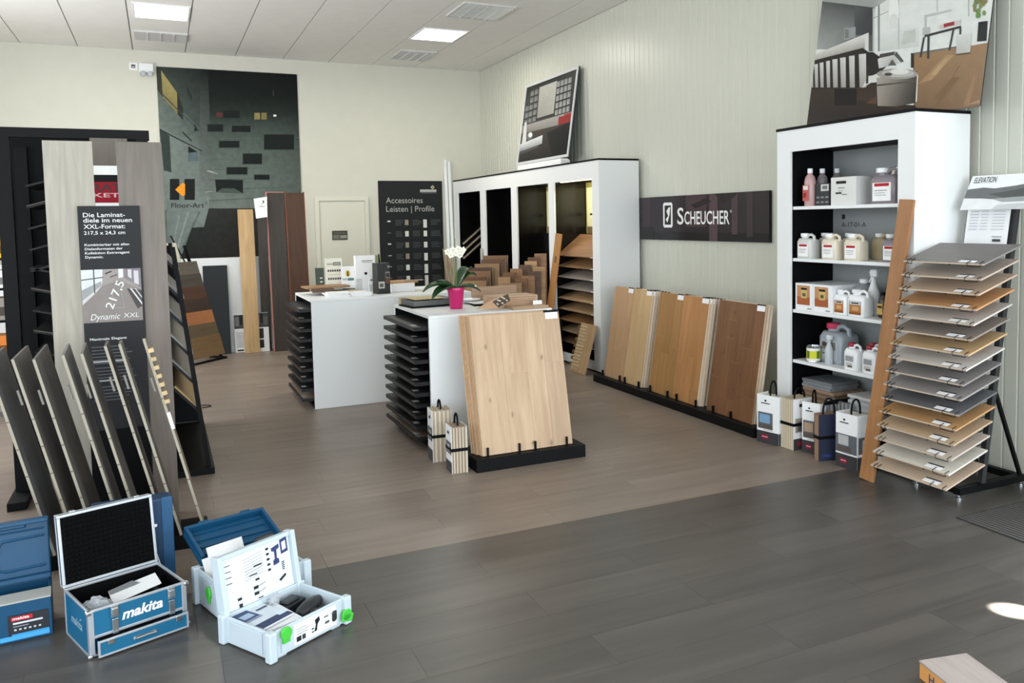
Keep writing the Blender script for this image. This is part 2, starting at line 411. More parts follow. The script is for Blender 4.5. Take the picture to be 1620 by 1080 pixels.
def louvre(x0, x1, y0, y1, label):
    t = thing('louvre_lamp', label, 'light', (x0, y0, ZC), 0, 'unlit louvred ceiling lamps')
    W, D = x1-x0, y1-y0
    part(MB().box(0, W, 0, .015, -.02, 0).box(0, W, D-.015, D, -.02, 0).box(0, .015, .015, D-.015, -.02, 0).box(W-.015, W, .015, D-.015, -.02, 0), 'frame', mat('lamp_frame', (206, 205, 200), .5), t)
    part(box(.015, W-.015, .015, D-.015, -.006, -.001), 'reflector_tray', LOUV, t)
    for i in range(1, 4):
        xx = W*i/4; part(MB().prism([(xx-.018, 0), (xx+.018, 0), (xx+.003, -.024), (xx-.003, -.024)][::-1], lambda u, v, w_: (u, w_, v-.006), .016, D-.016), 'reflector_rail', LOUV, t)
    for i in range(1, 9):
        yy = D*i/9
        part(MB().prism([(yy-.012, 0), (yy+.012, 0), (yy+.002, -.02), (yy-.002, -.02)], lambda u, v, w_: (w_, u, v-.007), .016, W-.016), 'louvre_blade', LOUV, t)
    tb = MAT_TUBE
    for i in range(4): part(MB().tube([(W*(i+.5)/4, .02, -.012), (W*(i+.5)/4, D-.02, -.012)], .006, 8), 'tube_lamp', tb, t)
MAT_TUBE = mat('lamp_tube', (240, 240, 236), .4)
louvre(-.175, .44, 11.88, 12.40, 'mirror louvred lamp beside the lit panel over the mural')
louvre(3.165, 3.79, 9.08, 9.75, 'mirror louvred ceiling lamp nearest the viewer, before the right lit panel')
louvre(3.19, 3.71, 11.89, 12.56, 'mirror louvred ceiling lamp behind the right lit panel, near the back wall')

# ------------------------------------------------------------------ emergency lamp high on the back wall
t = thing('emergency_light', 'small twin-head emergency light with pictogram plate, above the left mural corner', 'light', (-.06, YB, 3.86))
part(box(-.09, .09, -.06, 0, -.04, .09), 'housing', WHITE, t, bevel=.008)
for sx_ in (-.045, .045):
    h_ = part(MB().lathe([(.012, 0), (.035, .01), (.038, .035), (.03, .05)], n=16), 'lamp_head', CHROME, t, loc=(sx_, -.06, -.05), rot=(R(105), 0, 0))
part(box(-.21, -.11, -.008, 0, -.005, .095), 'plate', PAPER, t)
printed(t, [((.25, .25, .75, .75), (90, 90, 90)), ((.35, .35, .65, .5), (200, 200, 200))], .1, .1, x0=-.21, z0=-.005, y=-.0085)

# ------------------------------------------------------------------ big mural on the back wall
def mural():
    W, H = 1.885, 2.70
    t = thing('wall_mural', 'large dark mural of slate walls with square niches on the back wall', 'mural', (.065, YB, 1.22))
    part(box(0, W, -.012, -.001, 0, H), 'panel', mat('mural_base', (70, 78, 74), .5), t)
    HM = (0.00124501, -6.1871e-05, -0.0244033, -3.185e-05, -0.000962187, 1.07909, -8.54429e-05, -1.0366e-05)
    q4 = lambda x0, y0, x1, y1: [(x0, y1), (x1, y1), (x1, y0), (x0, y0)]
    P = [(q4(-20, 60, 840, 1130), (86, 96, 90))]
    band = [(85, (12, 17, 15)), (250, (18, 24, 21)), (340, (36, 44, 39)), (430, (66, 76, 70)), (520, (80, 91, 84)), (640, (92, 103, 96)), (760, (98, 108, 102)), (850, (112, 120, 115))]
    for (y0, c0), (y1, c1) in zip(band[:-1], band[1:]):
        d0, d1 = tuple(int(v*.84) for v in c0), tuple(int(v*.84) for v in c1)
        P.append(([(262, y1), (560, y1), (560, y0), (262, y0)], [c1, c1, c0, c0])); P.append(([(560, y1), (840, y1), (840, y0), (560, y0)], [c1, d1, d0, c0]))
    P += [([(-20, 320), (275, 560), (275, 90), (-20, 60)], [(72, 82, 77), (70, 80, 74), (26, 32, 29), (54, 62, 58)]), ([(-20, 430), (275, 560), (275, 430), (-20, 190)], [(104, 115, 109), (96, 106, 100), (70, 80, 75), (92, 102, 97)]),
          ([(-20, 850), (275, 850), (275, 540), (-20, 400)], [(112, 122, 117), (116, 125, 120), (98, 108, 103), (110, 120, 115)]), ([(250, 850), (330, 850), (300, 90), (262, 90)], [(112, 121, 116), (104, 113, 107), (13, 18, 16), (20, 26, 23)]),
          ([(52, 95), (60, 250), (28, 210), (22, 90)][::-1], (58, 56, 50)), ([(60, 250), (138, 340), (135, 225), (50, 105)], [(128, 116, 72), (120, 108, 66), (150, 138, 88), (160, 148, 96)]), ([(138, 340), (168, 372), (168, 305), (135, 225)], (40, 42, 37)),
          ([(65, 640), (105, 650), (95, 455), (42, 420)], (46, 56, 52)), ([(165, 440), (212, 486), (215, 480), (165, 430)], (34, 40, 37)), ([(195, 592), (250, 590), (245, 540), (195, 510)], (84, 98, 102)), ([(195, 545), (245, 540), (195, 510)], (22, 26, 25)),
          ([(228, 432), (250, 425), (228, 390)], (24, 29, 27)), ([(190, 230), (215, 270), (215, 240), (188, 190)], (36, 44, 40)), ([(42, 426), (270, 540), (270, 534), (42, 416)], (44, 52, 48)), ([(60, 240), (275, 452), (275, 448), (60, 232)], (56, 64, 60)),
          ([(285, 760), (345, 745), (345, 740), (285, 752)], (128, 136, 130)), ([(290, 645), (352, 660), (352, 655), (300, 635)], (140, 146, 136))]
    for i in range(7): P.append(([(290, 470+55*i+4), (790, 462+52*i+4), (790, 462+52*i), (290, 470+55*i)], (80, 90, 84)))
    for x0, y0, x1, y1 in ((383, 318, 470, 358), (300, 395, 380, 430), (427, 400, 528, 435), (360, 482, 468, 518), (600, 447, 760, 528), (487, 550, 588, 605), (400, 623, 510, 660), (548, 663, 628, 688)):
        P += [(q4(x0-3, y0-3, x1+3, y1+3), (70, 79, 74) if y0 > 395 else (40, 47, 43)), (q4(x0, y0, x1, y1), (20, 26, 24))]
    P += [([(345, 757), (487, 762), (487, 690), (338, 688)], (22, 28, 26)), ([(345, 757), (487, 762), (440, 735), (375, 735)], (72, 80, 76)), (q4(345, 330, 378, 355), (84, 44, 40)), (q4(548, 332, 578, 368), (136, 124, 78)), (q4(585, 332, 614, 368), (122, 112, 70)), (q4(650, 342, 665, 352), (230, 230, 224)), (q4(648, 215, 651, 242), (84, 88, 84)),
          ([(80, 1130), (160, 1130), (215, 945), (280, 940), (305, 840), (305, 780), (80, 780)], [(96, 106, 103), (108, 118, 115), (110, 120, 117), (112, 121, 118), (116, 125, 121), (114, 123, 118), (106, 116, 112)]),
          ([(130, 1060), (142, 1060), (200, 860), (190, 860)], (128, 138, 134)), ([(150, 1070), (160, 1070), (262, 860), (250, 860)], (92, 102, 98)), ([(110, 1040), (118, 1040), (150, 880), (142, 880)], (122, 131, 128)),
          ([(150, 1130), (840, 1130), (840, 842), (305, 842), (278, 943), (215, 945)], [(32, 34, 34), (52, 46, 38), (54, 50, 42), (42, 44, 42), (36, 39, 38), (34, 36, 36)]),
          (q4(97, 685, 147, 797), (24, 26, 26)), (q4(175, 685, 230, 797), (24, 26, 26)), ([(125, 742), (165, 778), (178, 770), (178, 712), (165, 705)], (232, 148, 40))]
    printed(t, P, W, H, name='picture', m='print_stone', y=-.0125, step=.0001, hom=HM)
    text(t, 'Floor-Art', .104, .738, mat('ink_black', (18, 20, 20), .5), w=.428, h=.066, y=-.0235, bold=.012)
    text(t, '®', .545, .785, MATS['ink_black'], h=.03, y=-.0235)
mural()
t = thing('low_partition', 'low white partition below the mural, boards lean against it', 'partition', (-2.4, 12.08, 0))
part(box(0, 4.05, 0, .30, 0, 1.262), 'body', mat('partition_white', (224, 226, 226), .6), t, bevel=.004)
part(box(0, 4.05, -.012, 0, 0, .075), 'plinth_strip', WHITE, t, bevel=.003)

# ------------------------------------------------------------------ accessories board
def acc_board():
    W, H = 1.035, 2.15
    t = thing('accessories_board', 'tall black product board with rows of small profile samples on the back wall', 'board', (3.108, YB, .20))
    part(box(0, W, -.02, -.001, 0, H), 'panel', mat('board_charcoal', (36, 37, 38), .5, spec=.15), t, bevel=.003)
    ink = mat('ink_lightgrey', (176, 176, 172), .6)
    text(t, 'Accessoires', .115, 1.80, ink, w=.59, h=.088, y=-.0215)
    text(t, 'Leisten | Profile', .115, 1.665, ink, w=.78, h=.088, y=-.0215)
    P = [((.645, .917, .905, .925), (170, 170, 166)), ((.645, .908, .905, .913), (96, 97, 98)),
         ([(.845, .938), (.878, .953), (.845, .968), (.812, .953)], (196, 190, 150)), ([(.845, .946), (.86, .953), (.845, .960), (.83, .953)], (72, 72, 70)),
         ((.645, .926, .905, .936), (188, 188, 182))]
    for r_ in range(8):
        v = .688-.083*r_
        for k, u in enumerate((.175, .44, .73)):
            P += bars(u+.07, v+.02, u+.07+(.13 if k == 0 else .16), 4, .011, (86, 88, 90), r_*3+k)
    printed(t, P, W, H, name='printed_text', y=-.0205)['kind'] = 'stuff'
    prf = [(196, 196, 192), (150, 146, 134), (214, 214, 208)]
    for r_ in range(8):
        zz = H*(.70-.083*r_)
        h1 = .02 if r_ % 2 == 0 else .01
        part(box(.125, .175, -.034, -.0205, zz, zz+h1), 'profile_sample', mat('sample_white', (222, 222, 216), .5) if r_ in (0, 2, 3) else GREY, t)
        c = 'sample_white' if r_ in (1, 4, 5) else 'sample_taupe'
        part(box(.405, .46, -.034, -.0205, zz-.055, zz+.03), 'profile_sample', mat('sample_taupe', (146, 138, 120), .5) if c == 'sample_taupe' else MATS['sample_white'], t)
        hh = (.13, .09, .09, .12, .145, .175, .06, .08)[r_]
        part(box(.705, .76, -.034, -.0205, zz+.03-hh, zz+.03), 'profile_sample', MATS['sample_white'] if r_ < 6 else (GREY if r_ == 6 else MATS['sample_taupe']), t)
acc_board()
# long white profiles and pale strips leaning in the corner
for i, (xb, xt, c) in enumerate(((4.155, 4.195, 'l'), (4.225, 4.258, 'r'))):
    o = part(MB().bar((xb+.02, 12.99, .0), (xt, 13.185, 2.69 if i == 0 else 2.66), .046, .02, (0, 1, 0)), 'skirting_profile', WHITE)
    tag(o, 'long white skirting profile leaning in the corner, '+('left one of the pair' if i == 0 else 'right one of the pair'), 'profile', 'white profiles in the corner')
for i in range(3):
    o = part(MB().bar((4.145+.055*i, 12.84-.03*i, 0), (4.105+.055*i, 13.08-.03*i, 1.26-.04*i), .04, .02, (0, 1, 0)), 'wood_strip', wood('pale_strip', (196, 176, 146), (150, 126, 96), 'Z'))
    tag(o, ('left', 'middle', 'right')[i]+' pale wooden strip leaning behind the orchid in the corner', 'strip', 'pale strips in the corner')

# ------------------------------------------------------------------ boards leaning at the partition
def lean(name, label, cat, x0, x1, yb, yt, h, th, m, group=None, tilt=0, par=None):
    """board with its foot on the floor at y=yb and its top leaning back to y=yt; h = top height"""
    L_ = math.hypot(h, yt-yb); a = -math.atan2(yt-yb, h)
    t = thing(name, label, cat, ((x0+x1)/2, yb, 0), (0, 0, 0), group)
    b = part(box(-(x1-x0)/2, (x1-x0)/2, 0, th, 0, L_), 'board', m, t, bevel=.002, rot=(a, tilt, 0), loc=(0, 0, 0.001))
    return t, b, L_
OAKP = wood('pale_oak', (196, 166, 122), (164, 132, 90), 'Z', .5)
WENGE = wood('dark_brown_board', (60, 52, 44), (42, 36, 30), 'Z', .5)
WALNUT = wood('reddish_brown_board', (78, 48, 27), (54, 33, 19), 'Z', .5)
t, b, L_ = lean('floor_plank_sample', 'long pale oak plank leaning at the white partition', 'plank', .95, 1.145, 11.86, 12.06, 1.905, .014, OAKP, 'planks leaning under the mural')
t, b, L_ = lean('floor_plank_sample', 'tall dark grey-brown plank with pink edges leaning right of the pale oak plank', 'plank', 1.325, 1.545, 11.80, 12.03, 2.125, .03, WENGE, 'planks leaning under the mural')
PINK = mat('pink_edge', (168, 112, 104), .6)
part(MB().box(-.127, -.1105, -.004, .03, 0, L_+.012).box(-.1105, .1105, .002, .03, L_+.0005, L_+.012), 'edge_wrap', PINK, b)
t, b, L_ = lean('floor_plank_sample', 'tall reddish brown plank rightmost under the mural, beside the door', 'plank', 1.57, 1.80, 11.80, 12.03, 2.125, .045, WALNUT, 'planks leaning under the mural')
part(MB().box(-.1315, -.1155, -.004, .045, 0, L_+.01).box(.1155, .128, -.004, .045, 0, L_+.01), 'edge_wrap', wood('red_edge', (120, 68, 46), (96, 52, 34), 'Z'), b)
t, b, L_ = lean('dark_sample_board', 'tall charcoal board with rounded top leaning at the white partition', 'board', .49, .79, 11.93, 12.06, 1.17, .012, mat('charcoal_board', (42, 45, 48), .6, spec=.2, vary=.05))
t, b, L_ = lean('paper_sheet_card', 'white card with two black pictures taped left of the tall dark planks', 'card', 1.165, 1.318, 11.95, 12.10, 2.05, .004, PAPER)
bpy.data.objects.remove(b, do_unlink=True)
part(MB().add([(-.075, -.004, 1.78), (.068, -.010, 1.80), (.074, -.004, 2.07), (-.095, -.010, 2.045)], [(0, 1, 2, 3)]).add([(-.075, .002, 1.78), (.068, .0, 1.80), (.074, .004, 2.07), (-.095, .002, 2.045)], [(3, 2, 1, 0)]), 'sheet', PAPER, t)
printed(t, [(q_, (70, 68, 66)) for q_ in ((.62, .72, .72, .86), (.5, .66, .56, .70), (.3, .55, .8, .57))], .14, .27, x0=-.07, z0=1.79, y=-.0115)
t.location = (1.245, 11.96, 0); part(box(-.06, .06, .003, .016, 0, 1.80), 'backing_plank', WENGE, t)
t['label'] = 'dark plank with a crumpled white paper taped to its top'; t['category'] = 'plank'; t.name = 'taped_plank'
# leaflets standing below
for i, (x0, x1, z1, lab) in enumerate(((.845, 1.02, .50, 'left'), (1.10, 1.27, .52, 'right'))):
    t, b, L_ = lean('product_card', 'white product card with a dark photo at the partition foot, '+lab+' of the pale plank', 'card', x0, x1, 11.99-.09*i, 12.06-.105*i, z1, .003, PAPER, 'cards at the partition foot')
    printed(b, [((.0, .63, 1, 1), (70, 72, 74)), ((.05, .70, .35, .95), (118, 118, 116)), ((.4, .74, .6, .98), (38, 40, 42)), ((.62, .68, .95, .9), (96, 92, 88)),
                ((.12, .12, .62, .55) if i == 0 else (.08, .34, .6, .60), (200, 200, 200) if i == 0 else (52, 48, 46)), ((.15, .03, .6, .07) if i == 0 else (.08, .10, .6, .31), (40, 40, 40))], x1-x0, z1, x0=-(x1-x0)/2, y=-.0006)
# stepped sample display: tiles on a leaning black frame
t = thing('tile_display', 'leaning black frame with brown and grey floor samples in steps by the partition', 'display stand', (.47, 11.34, 0), R(46))
part(MB().bar((-.30, .05, .02), (-.32, .46, 1.45), .03, .03).bar((.30, .05, .02), (.20, .46, 1.45), .03, .03).bar((-.33, .0, .012), (.33, .0, .012), .03, .024).bar((-.33, 0, .012), (-.33, .25, .012), .03, .024).bar((.33, 0, .012), (.33, .25, .012), .03, .024), 'frame', BLACKM, t)
cols = [((132, 106, 74), (104, 80, 54)), ((112, 96, 72), (88, 74, 56)), ((176, 118, 76), (150, 94, 60)), ((66, 52, 44), (48, 38, 32)), ((92, 62, 48), (70, 46, 36)), ((84, 78, 70), (64, 60, 54)), ((112, 104, 94), (90, 82, 74))]
for i, (c1, c2) in enumerate(cols):
    hh = .27 if i == 0 else .165
    z0 = (.06, .315, .47, .625, .78, .935, 1.09)[i]; yb = .02+.285*z0-.018
    part(box(-.345, .345, 0, .012, 0, hh), 'sample_tile', wood('tile_sample_%d' % i, c1, c2, 'X', .5), t, loc=(-.05*z0, yb, z0), rot=(R(-16), 0, 0), bevel=.0015)
c = part(box(-.2, .10, 0, .004, 0, .25), 'header_card', mat('card_cream', (206, 202, 188), .6), t, loc=(-.06, .37, 1.25), rot=(R(-16), 0, 0))
printed(c, [((.08, .62, .62, .86), (40, 42, 42)), ((.14, .67, .56, .81), (190, 188, 176)), ((.08, .45, .5, .5), (150, 148, 140)), ((.1, .3, .4, .33), (160, 158, 150))], .3, .25, x0=-.2)
part(MB().bar((.16, .40, 1.20), (.02, .50, 1.58), .05, .012), 'header_arm', BLACKM, t)

# ------------------------------------------------------------------ tall white cabinets along the right wall
RW = R(-90)     # things facing -x: local x runs towards the viewer, local y into the wall
SIDEW = mat('cabinet_white', (230, 231, 230), .5)
def cabinet(name, label, Y0, X0, W, D, H, opens, z0, z1, back_m, side_m):
    t = thing(name, label, 'cabinet', (X0, Y0, 0), RW)
    T_ = .02
    part(box(0, T_, .02, D, 0, H-.02), 'side_panel', SIDEW, t); part(box(W-T_, W, .02, D, 0, H-.02), 'side_panel', SIDEW, t)
    f = MB(); xs = [0]+[q for o_ in opens for q in o_]+[W]
    for i in range(0, len(xs), 2): f.box(xs[i], xs[i+1], 0, .02, .02, H-.02)
    for a, b in opens: f.box(a, b, 0, .02, z1, H-.02).box(a, b, 0, .02, .02, z0)
    part(f, 'front_frame', SIDEW, t)
    part(box(-.006, W+.006, -.006, D, H-.02, H), 'top_board', BLACKM, t)
    part(box(.01, W-.01, .01, D, 0, .02), 'plinth', BLACKM, t)
    part(box(T_, W-T_, D-.02, D, .02, H-.02), 'back_board', SIDEW, t)
    for a, b in opens:
        part(box(a-.018, a, .02, D-.02, .02, H-.02), 'inner_side', side_m, t)
        part(box(b, b+.018, .02, D-.02, .02, H-.02), 'inner_side', side_m, t)
        part(box(a, b, D-.07, D-.055, .02, H-.02), 'inner_back', back_m, t)
        part(box(a, b, .02, D-.071, z0-.02, z0-.001), 'inner_floor', BLACKP, t)
        part(box(a, b, .02, D-.071, z1+.01, z1+.025), 'inner_roof', BLACKP, t)
    return t
BAYS = [(.205, 1.233), (1.45, 2.454), (2.655, 3.666), (3.832, 4.819)]
bc = cabinet('sample_cabinet', 'long white cabinet with four dark glossy bays of floor samples', 13.07, 4.29, 4.985, .50, 2.35, BAYS, .12, 2.14, BLACKG, BLACKG)
for k in (2, 3):
    a, b = BAYS[k]
    printed(bc, [((0, 0, 1, 1), (196, 186, 120)), ((0, .9, 1, 1), (150, 140, 84)), ((.02, .14, .30, .9), (226, 222, 176)), ((.34, .2, .62, .92), (246, 244, 220)), ((.66, .2, .98, .9), (230, 224, 170)),
                 ((.02, .0, .98, .14), (120, 100, 70)), ((.1, .36, .5, .40), (70, 60, 40)), ((.55, .30, .95, .35), (90, 76, 50)), ((.3, .0, .34, 1), (250, 250, 236)), ((.62, .0, .66, 1), (250, 250, 236))],
            b-a-.02, .62, x0=a+.01, z0=1.52, y=.4285, name='backdrop_print', step=-.0 or .0003)
# added glowing strip and fill lamps that brighten the bay backdrops
part(box(3.9, 4.75, .05, .09, 2.135, 2.149), 'bay_fill_strip', mat('bay_fill_glow', (255, 246, 214), .5, emit=((255, 240, 200), 2.0)), bc)
area('bay_fill_near', (4.40, 8.75, 2.12), (0, R(-35), 0), .05, .8, 5, (1, .92, .66))  # added fill light for the near bay backdrop
area('bay_fill_mid', (4.40, 9.9, 2.12), (0, R(-35), 0), .05, .8, 2.0, (1, .90, .66))  # added fill light for the next bay, no fixture built
# bay four: a column of inclined sample boards
sam = [((142, 106, 76), (112, 80, 54)), ((168, 130, 92), (136, 100, 68)), ((166, 156, 146), (138, 128, 118)), ((158, 150, 142), (128, 120, 112)), ((186, 156, 120), (150, 120, 88)),
       ((172, 142, 108), (140, 112, 82)), ((150, 112, 76), (118, 84, 54)), ((172, 150, 124), (140, 118, 94)), ((120, 96, 76), (94, 72, 56))]
ordn = ['first', 'second', 'third', 'fourth', 'fifth', 'sixth', 'seventh', 'eighth', 'ninth']
for i, (c1, c2) in enumerate(sam):
    z = 1.262-.128*i
    t = thing('sample_board', ordn[i]+' from the top of inclined sample boards in the near cabinet bay', 'sample board', (4.318, 9.225, z), RW, 'inclined boards in the near bay')
    dep = .40; ti = R(38) if i == 0 else R(17)
    b = part(box(.0, .955, 0, dep, 0, .012), 'board', wood('bay_sample_%d' % i, c1, c2, 'X', .45), t, rot=(ti, 0, 0), bevel=.0015)
    part(box(.86, .94, -.002, -.0005, .001, .011), 'label_tag', PAPER, b)
# bay one: three inclined pale rails on the far side
for i in range(3):
    o = part(MB().bar((4.335, 12.80, 1.335-.115*i), (4.66, 12.80, 1.60-.115*i), .03, .022), 'inclined_rail', wood('pale_edge', (176, 164, 146), (146, 132, 114), 'X'))
    tag(o, ('upper', 'middle', 'lower')[i]+' pale inclined rail inside the farthest cabinet bay', 'rail', 'inclined rails in the farthest bay')
EDGE_P = mat('pale_board_edge', (190, 168, 138), .6)
woods = [((136, 100, 66), (104, 74, 46)), ((108, 74, 46), (82, 54, 33)), ((158, 126, 88), (126, 96, 64)), ((92, 66, 46), (70, 48, 33))]
FACE = R(-27)
grpL = [(4.12, 10.799, 1.223), (4.08, 10.78, 1.173), (3.987, 10.796, 1.116), (3.898, 10.803, 1.068), (3.854, 10.786, 1.019), (3.81, 10.769, .945), (3.778, 10.746, .896)]
ol = ['rearmost', 'second from the rear', 'third from the rear', 'fourth from the rear', 'third from the front', 'second from the front', 'front']
for i, (x, yy, zt) in enumerate(grpL):
    c1, c2 = woods[i % 4]
    t = thing('parquet_sample', ol[i]+' wide brown board standing in the tiered row behind the orchid', 'sample board', (x, yy, zt), FACE, 'wide tiered boards before the far bays')
    b = part(box(-.165, .165, 0, .014, -(zt-.512), 0), 'board', wood('tier_%d' % (i % 4), c1, c2, 'X', .5), t, rot=(R(-3), 0, 0), bevel=.001); part(box(.1652, .168, 0, .014, -(zt-.512), 0), 'pale_edge', EDGE_P, b)
for r0, (row, grp) in enumerate((([(4.202, 9.475, 1.285), (4.117, 9.486, 1.241), (4.07, 9.476, 1.196), (3.992, 9.483, 1.153), (3.888, 9.502, 1.11), (3.796, 9.516, 1.067), (3.733, 9.515, 1.016)], 'rear'), ([(4.083, 9.259, 1.136), (4.023, 9.257, 1.085), (3.946, 9.263, 1.036), (3.856, 9.275, 1.001), (3.783, 9.279, 0.952)], 'front'))):
    for i, (x, yy, zt) in enumerate(row):
        c1, c2 = woods[(i+2*r0) % 4]
        od = ['first', 'second', 'third', 'fourth', 'fifth', 'sixth', 'seventh'][i]
        t = thing('parquet_sample', od+' block from the right in the '+grp+' row of small upright parquet blocks', 'sample block', (x, yy, zt), FACE, 'small upright blocks, '+grp+' row')
        b = part(box(-.075, .075, 0, .028, -(zt-.502), 0), 'block', wood('blk_%d' % ((i+2*r0) % 4), [min(255, v*1.12) for v in c1], c2, 'X', .5), t, bevel=.001)
t = thing('sample_rack', 'low black stepped rack carrying small parquet samples before the cabinet', 'rack', (3.62, 11.0, 0), RW)
part(MB().box(0, 1.95, 0, .66, 0, .50), 'body', BLACKP, t)
t = thing('price_card', 'narrow pale card standing between far bays', 'card', (4.262, 11.80, .122), RW)
part(box(0, .08, 0, .006, 0, 1.17), 'card', mat('card_grey', (196, 192, 184), .6), t); printed(t, bars(.2, .8, .8, 5, .1, (120, 118, 112), 3), .08, 1.17, y=-.0008)
# plank leaning against the divider of the third and fourth bay
t = thing('long_plank', 'long honey brown plank leaning at the divider of the sample cabinet', 'plank', (4.155, 9.165, .502), RW)
b = part(box(-.085, .085, 0, .014, 0, 1.03), 'board', wood('honey_plank', (176, 128, 76), (146, 100, 56), 'Z', .45), t, rot=(R(-6.6), R(4), 0), loc=(0, 0, .008), bevel=.002)
part(box(-.03, .03, -.001, 0, .68, .76), 'sticker', mat('sticker_brown', (120, 84, 50), .5), b)
# grooved board at the foot of the cabinet
t = thing('grooved_board', 'tan board with grooved left half leaning at the foot of the white cabinet', 'sample board', (4.09, 8.47, 0), RW)
b = part(box(0, .36, 0, .014, 0, .555), 'board', wood('tan_board', (190, 160, 122), (166, 134, 98), 'Z', .5), t, rot=(R(-16.5), 0, 0), loc=(0, 0, .003), bevel=.001)
for i in range(14): part(box(.01, .16+.02*(i % 2), -.006, -.0005, .03+.037*i, .05+.037*i), 'groove_rib', wood('rib_pale', (206, 186, 156), (176, 152, 120), 'X', .5), b)
for i in range(7): part(box(-.05, .005, -.002, .010, .06+.07*i, .10+.07*i), 'profile_tooth', wood('tooth_brown', (120, 86, 56), (90, 62, 40), 'X', .5), b)

# framed picture on the cabinet
def framed():
    W, H = 1.66, 1.13
    t = thing('framed_picture', 'large silver-framed photo of a dark living room standing on the sample cabinet', 'picture', (4.60, 11.12, 2.47), (0, 0, RW))
    b = part(box(0, W, 0, .02, 0, H), 'backing', DARKG, t, rot=(R(-8.5), 0, 0))
    part(MB().box(0, W, -.012, .0, 0, .035).box(0, W, -.012, 0, H-.035, H).box(0, .035, -.012, 0, .035, H-.035).box(W-.035, W, -.012, 0, .035, H-.035), 'frame', mat('frame_silver', (196, 198, 198), .4), b)
    HM = (0.00825399, 0.00023461, -7.24133, -0.00057982, -0.00467721, 4.16736, 0.000978741, -0.000110267)
    P = [([(840, 800), (1130, 770), (1130, 300), (840, 390)], (48, 48, 47)), ([(930, 562), (1012, 540), (1018, 368), (930, 398)], [(128, 128, 122), (150, 150, 144), (170, 170, 162), (160, 160, 154)]), ([(850, 592), (930, 562), (930, 398), (885, 412), (862, 480)], (58, 59, 58))]
    for j in range(5):
        for k, x in enumerate((868, 888, 909)):
            y = 425+36*j-.33*(x-868); 
            if k == 0 and j < 2: continue
            P.append(([(x, y+25), (x+17, y+19), (x+17, y-5), (x, y)], [(130, 131, 130), (100, 101, 100), (86, 87, 86), (112, 113, 112)]))
        for k, x in enumerate((1020, 1039, 1058, 1077)):
            y = 375+38*j-.30*(x-1020)
            if y < 540-.25*(x-1020): P.append(([(x, y+28), (x+16, y+23), (x+16, y-6), (x, y-1)], [(166, 167, 166), (112, 113, 112), (100, 101, 100), (150, 151, 150)]))
    P += [([(850, 640), (1110, 590), (1110, 532), (850, 596)], [(110, 106, 102), (138, 134, 130), (158, 154, 150), (140, 136, 132)]), ([(850, 600), (1110, 536), (1110, 530), (850, 592)], (66, 64, 62)), ([(1040, 606), (1110, 592), (1110, 545), (1040, 562)], (136, 46, 46)), ([(1068, 556), (1110, 545), (1110, 538), (1068, 548)], (160, 62, 60)),
          ([(840, 810), (1110, 780), (1110, 588), (1040, 604), (850, 640)], [(36, 34, 33), (30, 29, 29), (44, 42, 40), (60, 56, 52), (66, 60, 55)]), ([(1020, 755), (1100, 740), (1100, 590), (985, 642)], [(22, 22, 23), (18, 18, 19), (30, 30, 31), (34, 34, 35)]), ([(855, 730), (966, 694), (966, 650), (855, 692)], [(120, 122, 122), (150, 152, 152), (200, 202, 202), (196, 198, 198)]), ([(855, 745), (950, 712), (950, 700), (855, 730)], (70, 70, 70)), ([(864, 692), (886, 690), (880, 580), (870, 580)], (190, 190, 188)), (oval(900, 652, 17, 22)[::-1], (96, 98, 100)), (oval(904, 646, 10, 13)[::-1], (204, 206, 206))]
    printed(b, P, W-.07, H-.07, name='photo', m='print', x0=.035, z0=.035, y=-.001, step=.00007, hom=HM)
    s = part(MB().box(.06, 1.5, -.02, .06, 0, .112), 'foam_block', PAPER); s.location = (4.60, 11.12, 2.352); s.rotation_euler = (0, 0, RW)
    tag(s, 'flat white foam block under the silver-framed picture', 'block'); s.name = 'foam_block'
framed()
o = part(MB().loft([[(0, 0, 0), (.10, 0, 0), (.10, .12, 0), (0, .12, 0)], [(.02, .0, .05), (.10, .0, .06), (.10, .12, .06), (.02, .12, .05)], [(.05, .01, .075), (.09, .01, .085), (.09, .11, .085), (.05, .11, .075)]]), 'folded_cloth', PAPER)
o.location = (4.42, 9.62, 2.352); o.rotation_euler = (0, 0, RW); o.scale = (3.2, 1, 1); tag(o, 'white folded paper beside the framed picture on the cabinet', 'paper')

# dark wall sign
t = thing('wall_sign', 'wide black brand sign with white lettering on the ribbed wall', 'sign', (XR-.004, 8.11, 1.465), RW)
W, H = 2.23, .455
part(box(0, W, -.03, -.001, 0, H), 'panel', mat('sign_black', (26, 24, 26), .3, spec=.25), t, bevel=.002)
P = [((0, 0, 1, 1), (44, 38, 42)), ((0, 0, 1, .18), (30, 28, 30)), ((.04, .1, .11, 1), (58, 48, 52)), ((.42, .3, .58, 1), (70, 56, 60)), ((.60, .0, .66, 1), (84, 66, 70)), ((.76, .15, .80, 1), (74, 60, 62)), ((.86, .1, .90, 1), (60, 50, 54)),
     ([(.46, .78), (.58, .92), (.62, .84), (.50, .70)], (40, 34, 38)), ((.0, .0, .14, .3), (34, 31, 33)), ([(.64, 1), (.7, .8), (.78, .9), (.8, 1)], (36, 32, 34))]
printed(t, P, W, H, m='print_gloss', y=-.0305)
SW = mat('sign_ink_white', (234, 234, 232), .5)
lx = .515
part(MB().prism([(lx, .15), (lx+.02, .13), (lx+.16, .13), (lx+.18, .15), (lx+.18, .37), (lx+.16, .39), (lx+.02, .39), (lx, .37)], lambda u, v, w_: (u, w_, v), -.0335, -.0345), 'emblem', SW, t)
part(MB().prism([(lx+.03, .16), (lx+.15, .16), (lx+.15, .36), (lx+.03, .36)], lambda u, v, w_: (u, w_, v), -.0348, -.0352), 'emblem_field', MATS['sign_black'], t)
